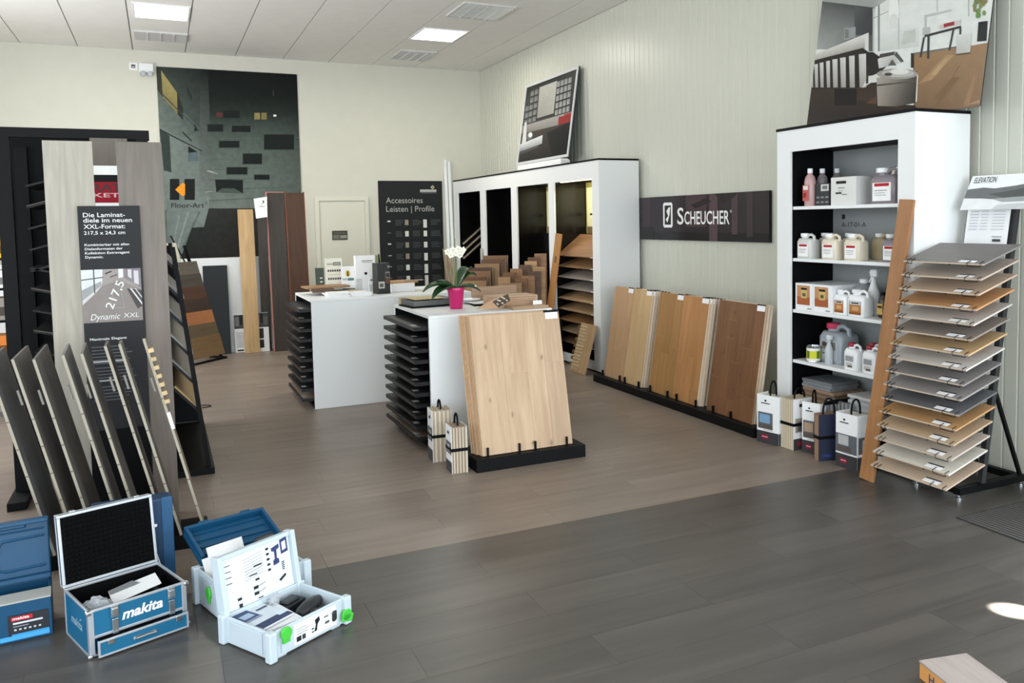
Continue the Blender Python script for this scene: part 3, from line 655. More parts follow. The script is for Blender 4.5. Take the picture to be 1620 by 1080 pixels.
part(MB().add([(lx+.05, -.036, .215), (lx+.085, -.036, .18), (lx+.125, -.036, .26), (lx+.14, -.036, .34), (lx+.11, -.036, .34), (lx+.065, -.036, .30), (lx+.10, -.036, .25)], [(0, 1, 2, 6), (2, 3, 4, 6), (4, 5, 6)]), 'emblem_leaf', SW, t)
text(t, 'S', .785, .165, SW, w=.115, h=.165, y=-.035, bold=.012)
text(t, 'CHEUCHER', .915, .165, SW, w=.75, h=.125, y=-.035, bold=.012)
text(t, '®', 1.675, .27, SW, h=.025, y=-.035)

# big photo board on the cleaning cabinet
def photo_board():
    W, H = 1.55, 1.16
    t = thing('photo_board', 'large unframed photo of a bright lounge with wooden floor leaning above the shelf cabinet', 'picture', (4.58, 5.17, 2.352), RW)
    b = part(box(0, W, 0, .01, 0, H), 'panel', DARKG, t, rot=(R(-9), 0, 0), bevel=.001)
    HM = (0.000890829, 0.000110841, -0.112226, -0.000121704, -0.000827251, 0.925473, 0.000188168, 2.34929e-05)
    q4 = lambda x0, y0, x1, y1: [(x0, y1), (x1, y1), (x1, y0), (x0, y0)]
    wd, wl = (138, 108, 78), (158, 128, 94)
    P = [(q4(-100, -900, 1700, 1200), (212, 214, 208)), ([(40, 430), (560, 440), (575, 62), (60, 32)], [(156, 158, 154), (88, 88, 86), (60, 62, 62), (84, 86, 86)]), ([(60, 34), (572, 66), (680, 0), (680, -300), (40, -300)], [(150, 152, 148), (150, 152, 148), (176, 178, 174), (170, 172, 168), (150, 152, 148)]),
         ([(400, 300), (550, 300), (565, 70), (400, 60)], [(70, 72, 72), (60, 62, 62), (60, 62, 62), (84, 86, 86)]), ([(310, 345), (408, 320), (410, 230), (312, 240)], (142, 146, 144)), ([(318, 330), (350, 320), (350, 250), (318, 252)], (112, 116, 114)), ([(35, 440), (75, 430), (75, 240), (40, 240)], (206, 209, 205)),
         ([(610, 440), (950, 400), (950, 230), (610, 280)], [(192, 195, 188), (196, 198, 192), (206, 208, 202), (212, 214, 208)]), ([(800, 380), (920, 360), (920, 250), (820, 270)], (184, 188, 180)),
         (q4(600, 40, 616, 440), (128, 132, 130)), (q4(556, 70, 572, 440), (186, 188, 184)), (q4(772, -200, 782, 420), (176, 178, 174)), (q4(1103, -200, 1110, 100), (170, 172, 168)), (q4(1372, -200, 1380, 140), (160, 162, 158)), ([(560, 160), (700, 96), (700, 90), (560, 152)], (150, 152, 150)), (oval(737, 100, 44, 155)[::-1], (224, 224, 218)), (oval(737, 185, 40, 66)[::-1], (208, 208, 202)),
         ([(880, 1200), (1700, 1200), (1700, 330), (900, 470)], [(118, 92, 68), (132, 104, 80), (150, 122, 94), (146, 116, 84)]), ([(940, 720), (1060, 680), (1250, 470), (1180, 470)], [(150, 120, 86), (168, 138, 102), (170, 140, 106), (156, 128, 92)]), ([(1060, 850), (1160, 850), (1300, 660), (1240, 660)], (124, 96, 70)), ([(1050, 640), (1100, 640), (1200, 500), (1170, 500)], (176, 146, 110)), ([(1330, 900), (1380, 900), (1440, 640), (1420, 640)], (146, 116, 88)), ([(1100, 900), (1108, 900), (1300, 560), (1294, 560)], (116, 90, 66)), ([(1360, 895), (1480, 880), (1470, 850)], (160, 130, 100)),
         ([(-100, 1200), (920, 1200), (920, 900), (600, 880), (620, 700), (0, 760)], [(28, 24, 22), (40, 30, 26), (44, 34, 28), (62, 48, 40), (50, 40, 34), (58, 48, 40)]), ([(500, 880), (590, 890), (590, 820)], (84, 58, 46)), ([(230, 900), (420, 900), (420, 760), (230, 760)], (24, 23, 21)),
         ([(30, 525), (480, 415), (520, 440), (520, 280), (40, 470)], [(168, 164, 154), (150, 146, 138), (186, 184, 178), (214, 212, 206), (196, 194, 186)]), ([(490, 440), (522, 440), (522, 282), (490, 290)], (206, 206, 200)), ([(25, 765), (470, 745), (510, 640), (620, 590), (560, 470), (470, 410), (40, 520)], [(46, 42, 38), (36, 33, 30), (34, 31, 29), (36, 34, 32), (44, 41, 38), (42, 39, 36), (52, 48, 44)])]
    for x0, x1, yt in ((26, 46, 640), (58, 88, 545), (103, 136, 532), (158, 191, 518), (212, 256, 503), (278, 326, 489), (354, 402, 474), (438, 500, 458)):
        P.append(([(x0+8, 748), (x1+2, 748), (x1, yt), (x0, yt+6)], [(150, 146, 138), (158, 154, 146), (204, 202, 196), (196, 194, 188)]))
    P += [([(520, 650), (600, 640), (700, 545), (560, 445), (500, 445)], (40, 38, 36)), ([(470, 752), (700, 610), (720, 575), (520, 660), (480, 720)], (206, 205, 198)), ([(500, 720), (520, 710), (520, 560), (505, 560)], (48, 46, 44)), ([(610, 585), (720, 560), (830, 520), (760, 440), (600, 505)], [(190, 190, 184), (160, 160, 154), (216, 216, 210), (190, 190, 186), (206, 206, 200)]), ([(605, 500), (740, 470), (750, 440), (620, 462)], (70, 68, 66)), ([(740, 470), (800, 535), (830, 520), (760, 440)], (84, 82, 80)), ([(690, 560), (760, 560), (725, 505)], (90, 88, 86)), ([(760, 440), (905, 420), (905, 560), (830, 530)][::-1], (214, 216, 210)),
          ([(600, 905), (760, 910), (920, 880), (940, 610), (590, 665)], [(146, 138, 126), (96, 90, 82), (50, 46, 42), (72, 68, 62), (162, 154, 144)]), (oval(768, 632, 176, 46)[::-1], (150, 145, 136)), (oval(775, 628, 140, 32)[::-1], (176, 174, 168)), (oval(790, 612, 80, 26)[::-1], (212, 211, 205)), (oval(690, 636, 34, 14)[::-1], (70, 66, 62)), ([(592, 738), (930, 700), (932, 688), (592, 722)], (84, 77, 70)), ([(925, 870), (935, 870), (945, 640), (937, 640)], (226, 222, 212)), (q4(884, 455, 910, 580), (52, 44, 42)),
          ([(910, 470), (1275, 408), (1275, 396), (910, 452)], (110, 106, 98)), ([(1000, 320), (1312, 240), (1312, 220), (1000, 300)], (56, 56, 56)), ([(958, 490), (974, 490), (1004, 318), (988, 318)], (62, 62, 62)), ([(1022, 502), (1040, 502), (1044, 310), (1026, 310)], (62, 62, 62)), ([(1204, 432), (1220, 432), (1256, 250), (1240, 250)], (66, 66, 66)), (q4(1298, 230, 1314, 300), (62, 62, 62)), ([(985, 300), (1045, 292), (1045, 230), (985, 240)], (172, 174, 170)), ([(1000, 235), (1015, 232), (1015, 145), (1230, 95), (1230, 82), (1000, 130)], (180, 182, 178)), ([(1130, 246), (1165, 240), (1165, 205), (1130, 216)], (204, 182, 176)), ([(1165, 238), (1256, 215), (1256, 184), (1165, 205)], (150, 58, 62)), ([(1256, 222), (1310, 212), (1310, 170), (1256, 180)], (200, 186, 180)),
          ([(1272, 466), (1392, 450), (1402, 280), (1278, 300)], [(176, 176, 170), (188, 188, 182), (206, 206, 200), (204, 204, 198)]), ([(1272, 474), (1392, 458), (1392, 446), (1272, 462)], (92, 80, 68)), ([(1402, 392), (1600, 352), (1600, 338), (1402, 378)], (214, 214, 208)), ([(1450, 356), (1530, 350), (1540, 180), (1462, 190)], [(52, 54, 54), (44, 46, 46), (46, 48, 48), (40, 42, 42)])]
    for i in range(26): P.append((oval(1420+110*rnd.random(), -60+200*rnd.random(), 15, 24, 6)[::-1], (96+rnd.randint(0, 40), 112+rnd.randint(0, 34), 80)))
    printed(b, P, W, H, name='photo', y=-.001, step=.00006, m='print_gloss', hom=HM)
photo_board()

# cleaning product cabinet
CG = mat('inner_grey', (152, 156, 156), .55)
cc = cabinet('shelf_cabinet', 'white open shelf cabinet full of floor cleaning products', 5.117, 4.25, 1.30, .49, 2.35, [(.147, 1.166)], .09, 2.17, CG, BLACKP)
SHZ = [1.765, 1.380, .995, .615, .30]
for z in SHZ: part(box(.149, 1.164, .024, .415, z-.024, z), 'shelf', WHITE, cc, bevel=.002)
INK = mat('ink_dark', (38, 38, 40), .6)
text(cc, 'A-17-01-A', .24, 1.605, INK, w=.245, h=.036, y=.418)
part(box(.243, .275, .4165, .418, 1.665, 1.70), 'shelf_sticker', DARKG, cc)

def on(y, x): return (x, y)
def jug_mesh(w_, d, h, neck=.32):
    """canister: rounded body, slanted shoulder, hole-like handle bridge and cap neck (origin at base centre)"""
    def ring(kx, ky, z, ox=0): 
        pts = []
        for sx_, sy_ in ((1, 1), (-1, 1), (-1, -1), (1, -1)):
            for a in (0, .5, 1):
                r = .18*min(w_, d); an = {(1, 1): 0, (-1, 1): 90, (-1, -1): 180, (1, -1): 270}[(sx_, sy_)]+a*90
                pts.append((ox+sx_*(kx*w_/2-r)+r*math.cos(R(an)), sy_*(ky*d/2-r)+r*math.sin(R(an)), z))
        return pts
    b = MB(); b.sm = True
    b.loft([ring(.94, .94, 0), ring(1, 1, .03*h), ring(1, 1, .66*h), ring(.9, .92, .74*h), ring(.72, .7, .80*h, -.10*w_)])
    b.lathe([(neck*w_*.5, .78*h), (neck*w_*.5, .88*h)], c=(-.24*w_, 0, 0), n=14)
    return b
def jug(x, y, z, w_, d, h, body, cap, label, lab_cols=None, rz=0, group=None, cat='canister', handle=True, name='canister'):
    t = thing(name, label, cat, (x, y, z), RW+rz, group)
    part(jug_mesh(w_, d, h), 'body', body, t)
    part(MB().lathe([(.20*w_, .86*h), (.21*w_, .87*h), (.21*w_, .985*h), (.19*w_, h)], c=(-.24*w_, 0, 0), n=16), 'cap', cap, t)
    if handle: part(MB().tube([(-.10*w_, 0, .80*h), (.02*w_, 0, .92*h), (.22*w_, 0, .95*h), (.40*w_, 0, .88*h), (.44*w_, 0, .70*h)], .075*w_, 8), 'handle', body, t)
    if lab_cols: printed(t, lab_cols, .7*w_, .5*h, x0=-.36*w_, z0=.08*h, y=-d/2-.0012, name='label_print')
    return t
CLEARJ = mat('clear_jug', (206, 206, 202), .35); CREAMJ = mat('cream_jug', (220, 210, 190), .4); MAUVE = mat('mauve_liquid_jug', (132, 124, 130), .3)
WHITEP = mat('white_plastic', (238, 239, 240), .35); REDC = mat('red_cap', (150, 34, 52), .4); BROWNB = mat('brown_bottle', (52, 40, 28), .3); GREYJ = mat('grey_blue_canister', (158, 166, 172), .35)
RLAB = [((0, 0, 1, 1), (240, 240, 238)), ((.1, .8, .9, .97), (176, 40, 50)), ((.1, .55, .8, .6), (150, 150, 152)), ((.1, .42, .7, .46), (170, 170, 172)), ((.1, .3, .75, .34), (170, 170, 172))]
BLAB = [((0, 0, 1, 1), (176, 118, 70)), ((.1, .74, .9, .95), (226, 222, 214)), ((.18, .80, .82, .90), (40, 38, 36)), ((.25, .3, .8, .6), (206, 160, 110)), ((0, 0, 1, .18), (140, 84, 46))]
# top shelf
def bottle(x, y, z, r, h, body, cap, label, lab=None, group=None, name='bottle'):
    t = thing(name, label, 'bottle', (x, y, z), RW, group)
    part(MB().lathe([(r*.92, 0), (r, .02*h), (r, .66*h), (r*.8, .78*h), (r*.42, .85*h), (r*.40, .90*h)], n=20), 'body', body, t)
    part(MB().lathe([(r*.46, .88*h), (r*.46, .985*h), (r*.4, h)], n=16), 'cap', cap, t)
    if lab: printed(t, lab, r*1.5, .42*h, x0=-r*.75, z0=.14*h, y=-r-.001, name='label_print')
    return t
PINKB = mat('pink_bottle', (186, 150, 148), .35)
bottle(4.33, 4.845, 1.7652, .042, .275, PINKB, WHITEP, 'rose-tinted bottle with white cap, front of three on the top shelf', [((0, 0, 1, 1), (190, 96, 92)), ((.1, .7, .9, .95), (226, 220, 214)), ((.1, .2, .6, .5), (150, 48, 50))], 'capped bottles on the top shelf')
bottle(4.44, 4.838, 1.7652, .042, .275, mat('grey_bottle', (128, 120, 122), .35), WHITEP, 'grey bottle with white cap, middle of three on the top shelf', None, 'capped bottles on the top shelf')
bottle(4.545, 4.80, 1.7652, .042, .275, MATS['grey_bottle'], WHITEP, 'grey bottle with white cap, rear right of three on the top shelf', None, 'capped bottles on the top shelf')
def carton(name, label, cat, x, y, z, w_, d, h, m, P=None, group=None, rz=0, bev=.002, pm='print', P2=None):
    """box whose front face (local -y) carries the print; (x,y) is the front-left-bottom corner"""
    t = thing(name, label, cat, (x, y, z), RW+rz, group)
    part(box(0, w_, 0, d, 0, h), 'box', m, t, bevel=bev)
    if P: printed(t, P, w_, h, y=-.001, name='print', m=pm)
    if P2: printed(t, P2, d, h, y=-.001, name='side_print', m=pm, rot=(0, 0, R(90)), loc=(w_, 0, 0))
    return t
P = [((.4, .66, .95, .96), (206, 206, 204)), ((.5, .74, .85, .9), (120, 120, 120))]
for i in range(3):
    for j in range(2): P.append(((.08+.32*i, .34-.22*j, .30+.32*i, .42-.22*j), (132, 132, 134)))
carton('accessory_box', 'small black printed box beside the bottles on the top shelf', 'box', 4.33, 4.79, 1.7652, .145, .10, .16, mat('box_black', (34, 34, 36), .5), P)
carton('white_carton', 'plain white carton with small dark print on the top shelf', 'carton', 4.30, 4.60, 1.7652, .24, .19, .195, mat('carton_white', (216, 216, 212), .6), [((.22, .76, .62, .86), (44, 44, 44)), ((.3, .6, .56, .63), (130, 130, 128)), ((.2, .4, .44, .46), (50, 50, 50)), ((.44, .36, .66, .39), (120, 120, 118)), ((.3, .5, .5, .52), (150, 150, 148))])
jug(4.37, 4.13, 1.7652, .225, .14, .24, MAUVE, WHITEP, 'mauve canister with white cap and red label on the top shelf', RLAB)
part(MB().tube([(.03, 0, .19), (.05, -.0, .225), (.09, 0, .236), (.104, 0, .20), (.10, 0, .15)], .014, 8), 'handle_sleeve', mat('handle_cream', (214, 208, 192), .5), bpy.data.objects['canister'])
# second shelf
for i, (yy, xx, b, lab) in enumerate(((4.862, 4.33, CLEARJ, 'clear canister with red label, far left on the second shelf'), (4.80, 4.47, CLEARJ, 'clear canister behind the front ones at far left on the second shelf'),
        (4.605, 4.33, CREAMJ, 'cream canister with red label, second in the front row of the second shelf'), (4.565, 4.48, CREAMJ, 'cream canister in the rear row of the second shelf, behind the second front one'),
        (4.385, 4.33, CREAMJ, 'cream canister with red label, third in the front row of the second shelf'), (4.30, 4.50, mat('amber_jug', (176, 160, 126), .4), 'amber canister at the rear right of the second shelf'),
        (4.07, 4.36, MAUVE, 'small mauve bottle with red label half hidden by the leaning plank'))):
    jug(xx, yy, 1.3802, .15, .10, .185, b, WHITEP, lab, RLAB if i in (0, 2, 4, 6) else None, 0, 'canisters on the second shelf')
# third shelf
for i, (yy, lab) in enumerate(((4.955, 'left'), (4.765, 'right'))):
    carton('product_carton', lab+' of two white cartons with brown wood-care pictures on the third shelf', 'carton', 4.288, yy, .9952, .186, .375, .20, WHITEP, [((.1, .2, .84, .92), (190, 140, 100)), ((.1, .2, .84, .5), (166, 96, 62)), ((.34, .45, .68, .86), (206, 176, 110)), ((.34, .76, .68, .84), (36, 34, 34)), ((.42, .52, .6, .64), (90, 92, 70)), ((.7, .05, .94, .1), (160, 160, 160))], 'wood care cartons')
jug(4.345, 4.515, .9952, .125, .09, .175, WHITEP, WHITEP, 'white jug with brown label, left of two in front on the third shelf', BLAB, 0, 'white jugs on the third shelf')
jug(4.345, 4.355, .9952, .155, .10, .185, WHITEP, WHITEP, 'white jug with brown and blue label, right of two in front on the third shelf', BLAB[:1]+[((0, .72, 1, 1), (150, 162, 176))]+BLAB[1:], 0, 'white jugs on the third shelf')
bottle(4.52, 4.495, .9952, .075, .245, mat('dove_bottle', (148, 152, 156), .35), WHITEP, 'wide grey bottle with white cap behind the white jugs')
def spray(x, y, z, r, h, body, head, label):
    t = thing('spray_bottle', label, 'spray bottle', (x, y, z), RW)
    part(MB().lathe([(r*.9, 0), (r, .02*h), (r, .50*h), (r*.62, .64*h), (r*.42, .74*h), (r*.42, .78*h)], n=18), 'body', body, t)
    part(MB().box(-.55*r, .95*r, -.42*r, .42*r, .84*h, h).box(-.35*r, .35*r, -.36*r, .36*r, .77*h, .84*h), 'spray_head', head, t, bevel=.2*r)
    part(MB().bar((-.3*r, 0, .84*h), (-.85*r, 0, .72*h), .35*r, .2*r), 'trigger', head, t)
    part(MB().tube([(-.55*r, 0, .93*h), (-.85*r, 0, .93*h)], .18*r, 8), 'nozzle', head, t)
    return t
spray(4.46, 4.35, .9952, .042, .32, WHITEP, WHITEP, 'white spray bottle on the third shelf')
bottle(4.40, 4.205, .9952, .032, .175, BROWNB, BLACKP, 'small dark brown bottle beside the leaning plank on the third shelf', [((0, 0, 1, 1), (196, 160, 90)), ((.1, .6, .9, .8), (60, 44, 30))])
# fourth shelf
t = thing('paint_can', 'small white tin with yellow print on the fourth shelf', 'tin', (4.325, 4.80, .6152), RW)
part(MB().lathe([(.050, 0), (.052, .004), (.050, .010), (.050, .108), (.053, .112), (.053, .118), (.046, .120), (.046, .114)], n=24), 'can', CHROME, t)
mbl = MB()
for i in range(24):
    a0, a1 = 2*math.pi*i/24, 2*math.pi*(i+1)/24
    for z0, z1, c in ((.012, .03, (226, 226, 214)), (.03, .085, (206, 204, 60) if i % 6 in (1, 2, 3, 4) else (92, 120, 50)), (.085, .106, (232, 232, 224))):
        mbl.col = c; mbl.add([(.0508*math.cos(a0), .0508*math.sin(a0), z0), (.0508*math.cos(a1), .0508*math.sin(a1), z0), (.0508*math.cos(a1), .0508*math.sin(a1), z1), (.0508*math.cos(a0), .0508*math.sin(a0), z1)], [(0, 1, 2, 3)])
part(mbl, 'wrap_print', MATS['print'], t)
jug(4.47, 4.69, .6152, .24, .19, .285, GREYJ, mat('pink_cap', (206, 60, 96), .4), 'large grey-blue canister with pink cap on the fourth shelf', [((0, 0, 1, 1), (176, 182, 186)), ((.05, .55, .9, .95), (120, 118, 110)), ((.1, .7, .5, .9), (70, 66, 60)), ((.1, .3, .8, .36), (90, 96, 100))])
spray(4.345, 4.66, .6152, .030, .215, mat('clear_grey_bottle', (186, 192, 196), .3), mat('clear_head', (206, 212, 218), .35), 'small clear spray bottle before the big canister on the fourth shelf')
for i, (xx, yy, lab) in enumerate(((4.35, 4.41, 'front left'), (4.465, 4.33, 'rear middle'), (4.35, 4.24, 'front right'))):
    jug(xx, yy, .6152, .125, .10, .185, WHITEP, REDC, lab+' of three white jugs with dark red caps on the fourth shelf', [((0, 0, 1, 1), (226, 226, 226)), ((.06, .5, .9, .9), (150, 152, 156)), ((.1, .1, .8, .4), (190, 186, 182)), ((.3, .05, .8, .2), (96, 90, 84))], 0, 'red capped jugs')
# bottom compartments: loose sample stacks
def stack(name, labels, x, y, z, w_, d, th, cols, grp, rz=0, jit=.012):
    for i, c in enumerate(cols):
        r = random.Random(i*7+len(cols))
        t = thing(name, labels(i), 'sample board', (x+r.uniform(-jit, jit), y+r.uniform(-jit, jit), z+i*th+.0002), RW+rz+r.uniform(-.04, .04), grp)
        part(box(0, w_, 0, d, .0003, th-.0003), 'board', wood('stack_%d_%d_%d' % c, c, [v*.8 for v in c], 'X', .5), t)
nth = ['lowest', 'second lowest', 'third lowest', 'fourth lowest', 'fifth lowest', 'sixth lowest', 'seventh lowest', 'eighth lowest', 'ninth lowest', 'tenth lowest']
stack('loose_sample', lambda i: nth[i]+' board of the brown sample stack in the bottom of the shelf cabinet', 4.31, 4.90, .3002, .33, .28, .020, [(150, 122, 100), (166, 138, 112), (140, 112, 92), (158, 130, 106), (146, 120, 98), (160, 134, 110)], 'brown stack in the shelf cabinet')
stack('loose_sample', lambda i: nth[i]+' board of the grey samples lying on top of the brown stack', 4.32, 4.91, .4206, .30, .26, .019, [(132, 136, 140), (142, 146, 150), (124, 128, 132)], 'grey stack in the shelf cabinet')
stack('loose_sample', lambda i: nth[i]+' board of the white sample stack beside the leaning plank in the shelf cabinet', 4.30, 4.42, .3002, .25, .25, .021, [(206, 208, 208), (190, 194, 196), (212, 214, 212), (184, 188, 190), (204, 206, 206), (196, 198, 200), (208, 208, 206)], 'white stack in the shelf cabinet')

# ------------------------------------------------------------------ rack of leaning floor panels on the right wall
t = thing('panel_rack', 'long low black rack base holding the leaning floor panels at the right wall', 'rack', (4.032, 7.79, 0), RW)
part(box(0, 2.66, 0, .42, 0, .075), 'base', BLACKM, t, bevel=.003)
PINY = [7.66, 7.30, 7.20, 6.93, 6.72, 6.42, 6.27, 5.97, 5.72, 5.48]
for yy in PINY: part(box(7.79-yy-.006, 7.79-yy+.006, .035, .055, .0755, .135), 'pin', BLACKM, t)
def strips(b, W, H, th, cols, m, seed, y=-.0006):
    """face of a floor panel: separate strips with their own edges and staggered ends"""
    r = random.Random(seed); x = 0
    for k, cw in enumerate(cols):
        z = 0; cuts = sorted(r.uniform(.12, .88)*H for _ in range(r.choice([1, 1, 2]))) if H > .5 else []
        cuts = [q for i_, q in enumerate(cuts) if i_ == 0 or q-cuts[i_-1] > .08]; cuts = [0]+cuts+[H]
        for a, c in zip(cuts[:-1], cuts[1:]):
            part(box(x+.0005, x+cw-.0005, -.0025, -.0002, a+.0005, c-.0005), 'strip', m, b)
        x += cw
def floor_panel(label, y0, w_, xb, m, edge, nst, seed, H=.935, lean_=9.0, tag_=True, th=.014, group='panels leaning in the rack', face=True):
    t = thing('floor_panel', label, 'floor panel', (xb, y0, .0765), RW, group)
    b = part(box(0, w_, 0, th, 0, H), 'backing', edge, t, rot=(R(-lean_), 0, 0), loc=(0, 0, .0005), bevel=.001)
    if face: strips(b, w_, H, th, [w_/nst]*nst, m, seed)
    if tag_:
        part(box(w_-.10, w_-.005, -.005, -.003, H-.05, H-.006), 'label_tag', PAPER, b); part(box(w_-.10, w_-.005, -.006, .002, H-.006, H+.004), 'label_clip', BLACKP, b)
    return t
EDGE = mat('birch_edge', (206, 188, 166), .6); EDGE2 = mat('plywood_edge', (196, 168, 136), .6)
M1 = wood('panel_beech', (186, 152, 116), (168, 132, 98), 'Z', .42, vary=.05, spec=.4); M2 = wood('panel_maple', (198, 168, 126), (180, 148, 106), 'Z', .42, vary=.06)
M3 = wood('panel_oak', (170, 128, 78), (146, 104, 60), 'Z', .42, vary=.06); M4 = wood('panel_cherry', (186, 136, 84), (158, 108, 64), 'Z', .42, vary=.09); M5 = wood('panel_brown_oak', (128, 88, 58), (101, 66, 42), 'Z', .4, vary=.10, knots=7)
floor_panel('pale beech floor panel, leftmost in the long rack beside the sample cabinet', 7.655, .385, 4.095, M1, EDGE, 3, 1)
floor_panel('pale maple strip panel, second from the left in the long rack', 7.262, .345, 4.095, M2, EDGE, 3, 2)
for i in range(3): floor_panel(['first', 'second', 'third'][i]+' pale-edged panel standing behind the maple panel', 7.262-.012*(i+1)-.02, .345, 4.095+.0172*(i+1), M2, EDGE, 3, 20+i, face=False)
floor_panel('golden oak floor panel, third front panel in the long rack', 6.775, .40, 4.095, M3, EDGE, 3, 3)
floor_panel('orange cherry strip panel, fourth front panel in the long rack', 6.370, .385, 4.095, M4, EDGE, 3, 4)
for i in range(2): floor_panel(['first', 'second'][i]+' pale-edged panel standing behind the cherry panel', 6.370-.014*(i+1)-.01, .385, 4.095+.0172*(i+1), M4, EDGE, 3, 30+i, face=False)
floor_panel('dark brown knotty oak panel at the near end of the long rack', 5.835, .60, 4.095, M5, EDGE2, 5, 5)
for i in range(2): floor_panel(['first', 'second'][i]+' panel standing behind the dark brown oak panel', 5.835-.012*(i+1), .60, 4.095+.020*(i+1), M5, EDGE, 5, 40+i, face=False, tag_=False)
# further panels behind with only their clipped tops showing
k = 0
for y0, w_, n, mm in ((7.60, .36, 3, M1), (7.16, .33, 4, M2), (6.72, .36, 4, M3), (6.31, .36, 4, M4)):
    for i in range(n):
        xb = 4.095+.0172*4+.02*i
        o = floor_panel('panel number %s from the front in the rear rows, behind the %s front panel' % (['one', 'two', 'three', 'four'][i], ['leftmost', 'second', 'third', 'fourth'][k]), y0-.02*(i % 2), w_, xb, mm, EDGE, 3, 60+i, face=False, H=.93-.004*i)
    k += 1

# ------------------------------------------------------------------ wire stand with sample boards, right
t = thing('sample_stand', 'black leaning metal stand with wire holders for sixteen boards', 'stand', (0, 0, 0))
part(MB().bar((4.40, 3.43, .07), (4.675, 3.43, 1.75), .035, .035, (0, 1, 0)), 'post', DARKG, t)
part(MB().bar((4.40, 3.74, .07), (4.675, 3.74, 1.75), .035, .035, (0, 1, 0)), 'post', DARKG, t)
part(MB().bar((4.19, 3.43, .05), (4.78, 3.43, .05), .05, .04).bar((4.19, 3.74, .05), (4.78, 3.74, .05), .05, .04).bar((4.22, 3.455, .05), (4.22, 3.715, .05), .04, .04).bar((4.75, 3.455, .05), (4.75, 3.715, .05), .04, .04), 'base_frame', BLACKM, t)
part(MB().bar((4.51, 3.43, .62), (4.75, 3.43, .07), .02, .02), 'strut', BLACKM, t); part(MB().bar((4.51, 3.74, .62), (4.75, 3.74, .07), .02, .02), 'strut', BLACKM, t)
for x_ in (4.21, 4.76):
    for y_ in (3.43, 3.74): part(MB().lathe([(.018, 0), (.018, .012), (.008, .015), (.008, .03)], c=(x_, y_, 0), n=12), 'foot', CHROME, t)
bcols = [(120, 115, 112), (170, 154, 140), (180, 156, 132), (184, 136, 90), (188, 180, 172), (132, 121, 112), (184, 152, 112), (192, 186, 180), (128, 123, 121), (142, 137, 134), (98, 98, 100), (178, 136, 90), (184, 158, 128), (190, 176, 162), (206, 200, 188), (192, 170, 148)]
bname = ['topmost stone grey', 'second from the top, greige', 'third from the top, beige', 'fourth from the top, orange oak', 'fifth from the top, pale ash', 'sixth from the top, taupe', 'seventh from the top, golden', 'eighth from the top, whitish', 'ninth from the top, mid grey', 'tenth from the top, grey', 'eleventh from the top, slate grey', 'fifth from the bottom, orange oak', 'fourth from the bottom, tan', 'third from the bottom, pale beige', 'second from the bottom, cream white', 'lowest, light sand']
for i, c in enumerate(bcols):
    q = i/15; xf = 4.10-.20*q; z = 1.404-1.258*q; yc = 3.478+.06*q
    bt = thing('sample_board', bname[i]+' board on the wire sample stand', 'sample board', (xf, yc+.28, z), RW, 'boards on the wire sample stand')
    b = part(box(0, .56, 0, .33, 0, .010), 'board', wood('stand_%d' % i, c, [v*.9 for v in c], 'X', .45, vary=.02, spec=.3), bt, rot=(R(17.5), 0, 0), bevel=.001)
    part(box(0, .56, -.0012, -.0002, .0008, .0092), 'core_edge', EDGE, b)
    lb = part(box(.38, .49, .012, .045, .0102, .0108), 'label_tag', PAPER, b); part(box(.38, .49, .045, .056, .0109, .0113), 'label_stripe', DARKG, lb)
    # wire loops that carry the board
    m3 = Matrix.Translation((xf, yc+.28, z)) @ Euler((0, 0, RW)).to_matrix().to_4x4() @ Euler((R(17.5), 0, 0)).to_matrix().to_4x4()
    def lp(*p): return m3 @ Vector(p)
    for xx in (.035, .455):
        s_ = .085 if xx > .2 else .03
        part(MB().tube([lp(xx, .03, .0138), lp(xx, -.006, .0138), lp(xx, -.006, -.006), lp(xx+s_, -.006, -.006), lp(xx+s_, -.006, .0138), lp(xx+s_, .03, .0138)], .0022, 5), 'wire_clip', BLACKM, t)
    zp = z+.08; xp = 4.40+(zp-.07)*(.275/1.68)
    for yy in (3.43, 3.74):
        part(MB().tube([(xp+.012, yy, z+.08), lp(yc+.28-yy, .10, -.004), lp(yc+.28-yy, -.003, -.004)], .003, 5), 'wire_arm', BLACKM, t)
st = thing('price_sheet', 'white printed price sheet held between the stand posts', 'sheet', (4.59, 3.735, 1.475), RW)
b = part(box(0, .30, 0, .002, 0, .265), 'sheet', PAPER, st, rot=(R(-9.3), 0, 0))
P = []
for i in range(7): P += [((.08, .86-.07*i, .08+.2, .88-.07*i), (190, 192, 196)), ((.34, .86-.07*i, .5, .88-.07*i), (196, 198, 202)), ((.6, .86-.07*i, .88, .88-.07*i), (196, 198, 202))]
P += [((.12, .93, .8, .945), (150, 152, 156)), ((.66, .16, .84, .22), (70, 72, 74)), ((.64, .26, .86, .29), (170, 172, 174))]
printed(b, P, .31, .265)
cl = thing('header_card', 'white header card with grey mountain lake photo above the sample stand', 'card', (4.55, 3.73, 1.715), RW)
b = part(box(0, .56, 0, .004, 0, .24), 'card', PAPER, cl, rot=(R(-28), 0, 0))
P = [((0, 0, 1, .62), (226, 226, 226)), ([(0, .34), (.22, .32), (.5, .26), (1, .30), (1, .78), (.82, .74), (.6, .66), (.35, .60), (.2, .64), (0, .60)], (112, 114, 114)), ([(.3, .44), (.5, .50), (.75, .60), (1, .64), (1, .40), (.5, .32)], (88, 90, 90)), ([(.35, .3), (.7, .34), (1, .32), (1, .22), (.5, .2)], (160, 162, 162)), ([(.45, .12), (1, .18), (1, 0), (.4, 0)], (196, 198, 198))]
printed(b, P, .56, .24)
text(b, 'ELEVATION', .03, .187, INK, w=.155, h=.04, y=-.003)
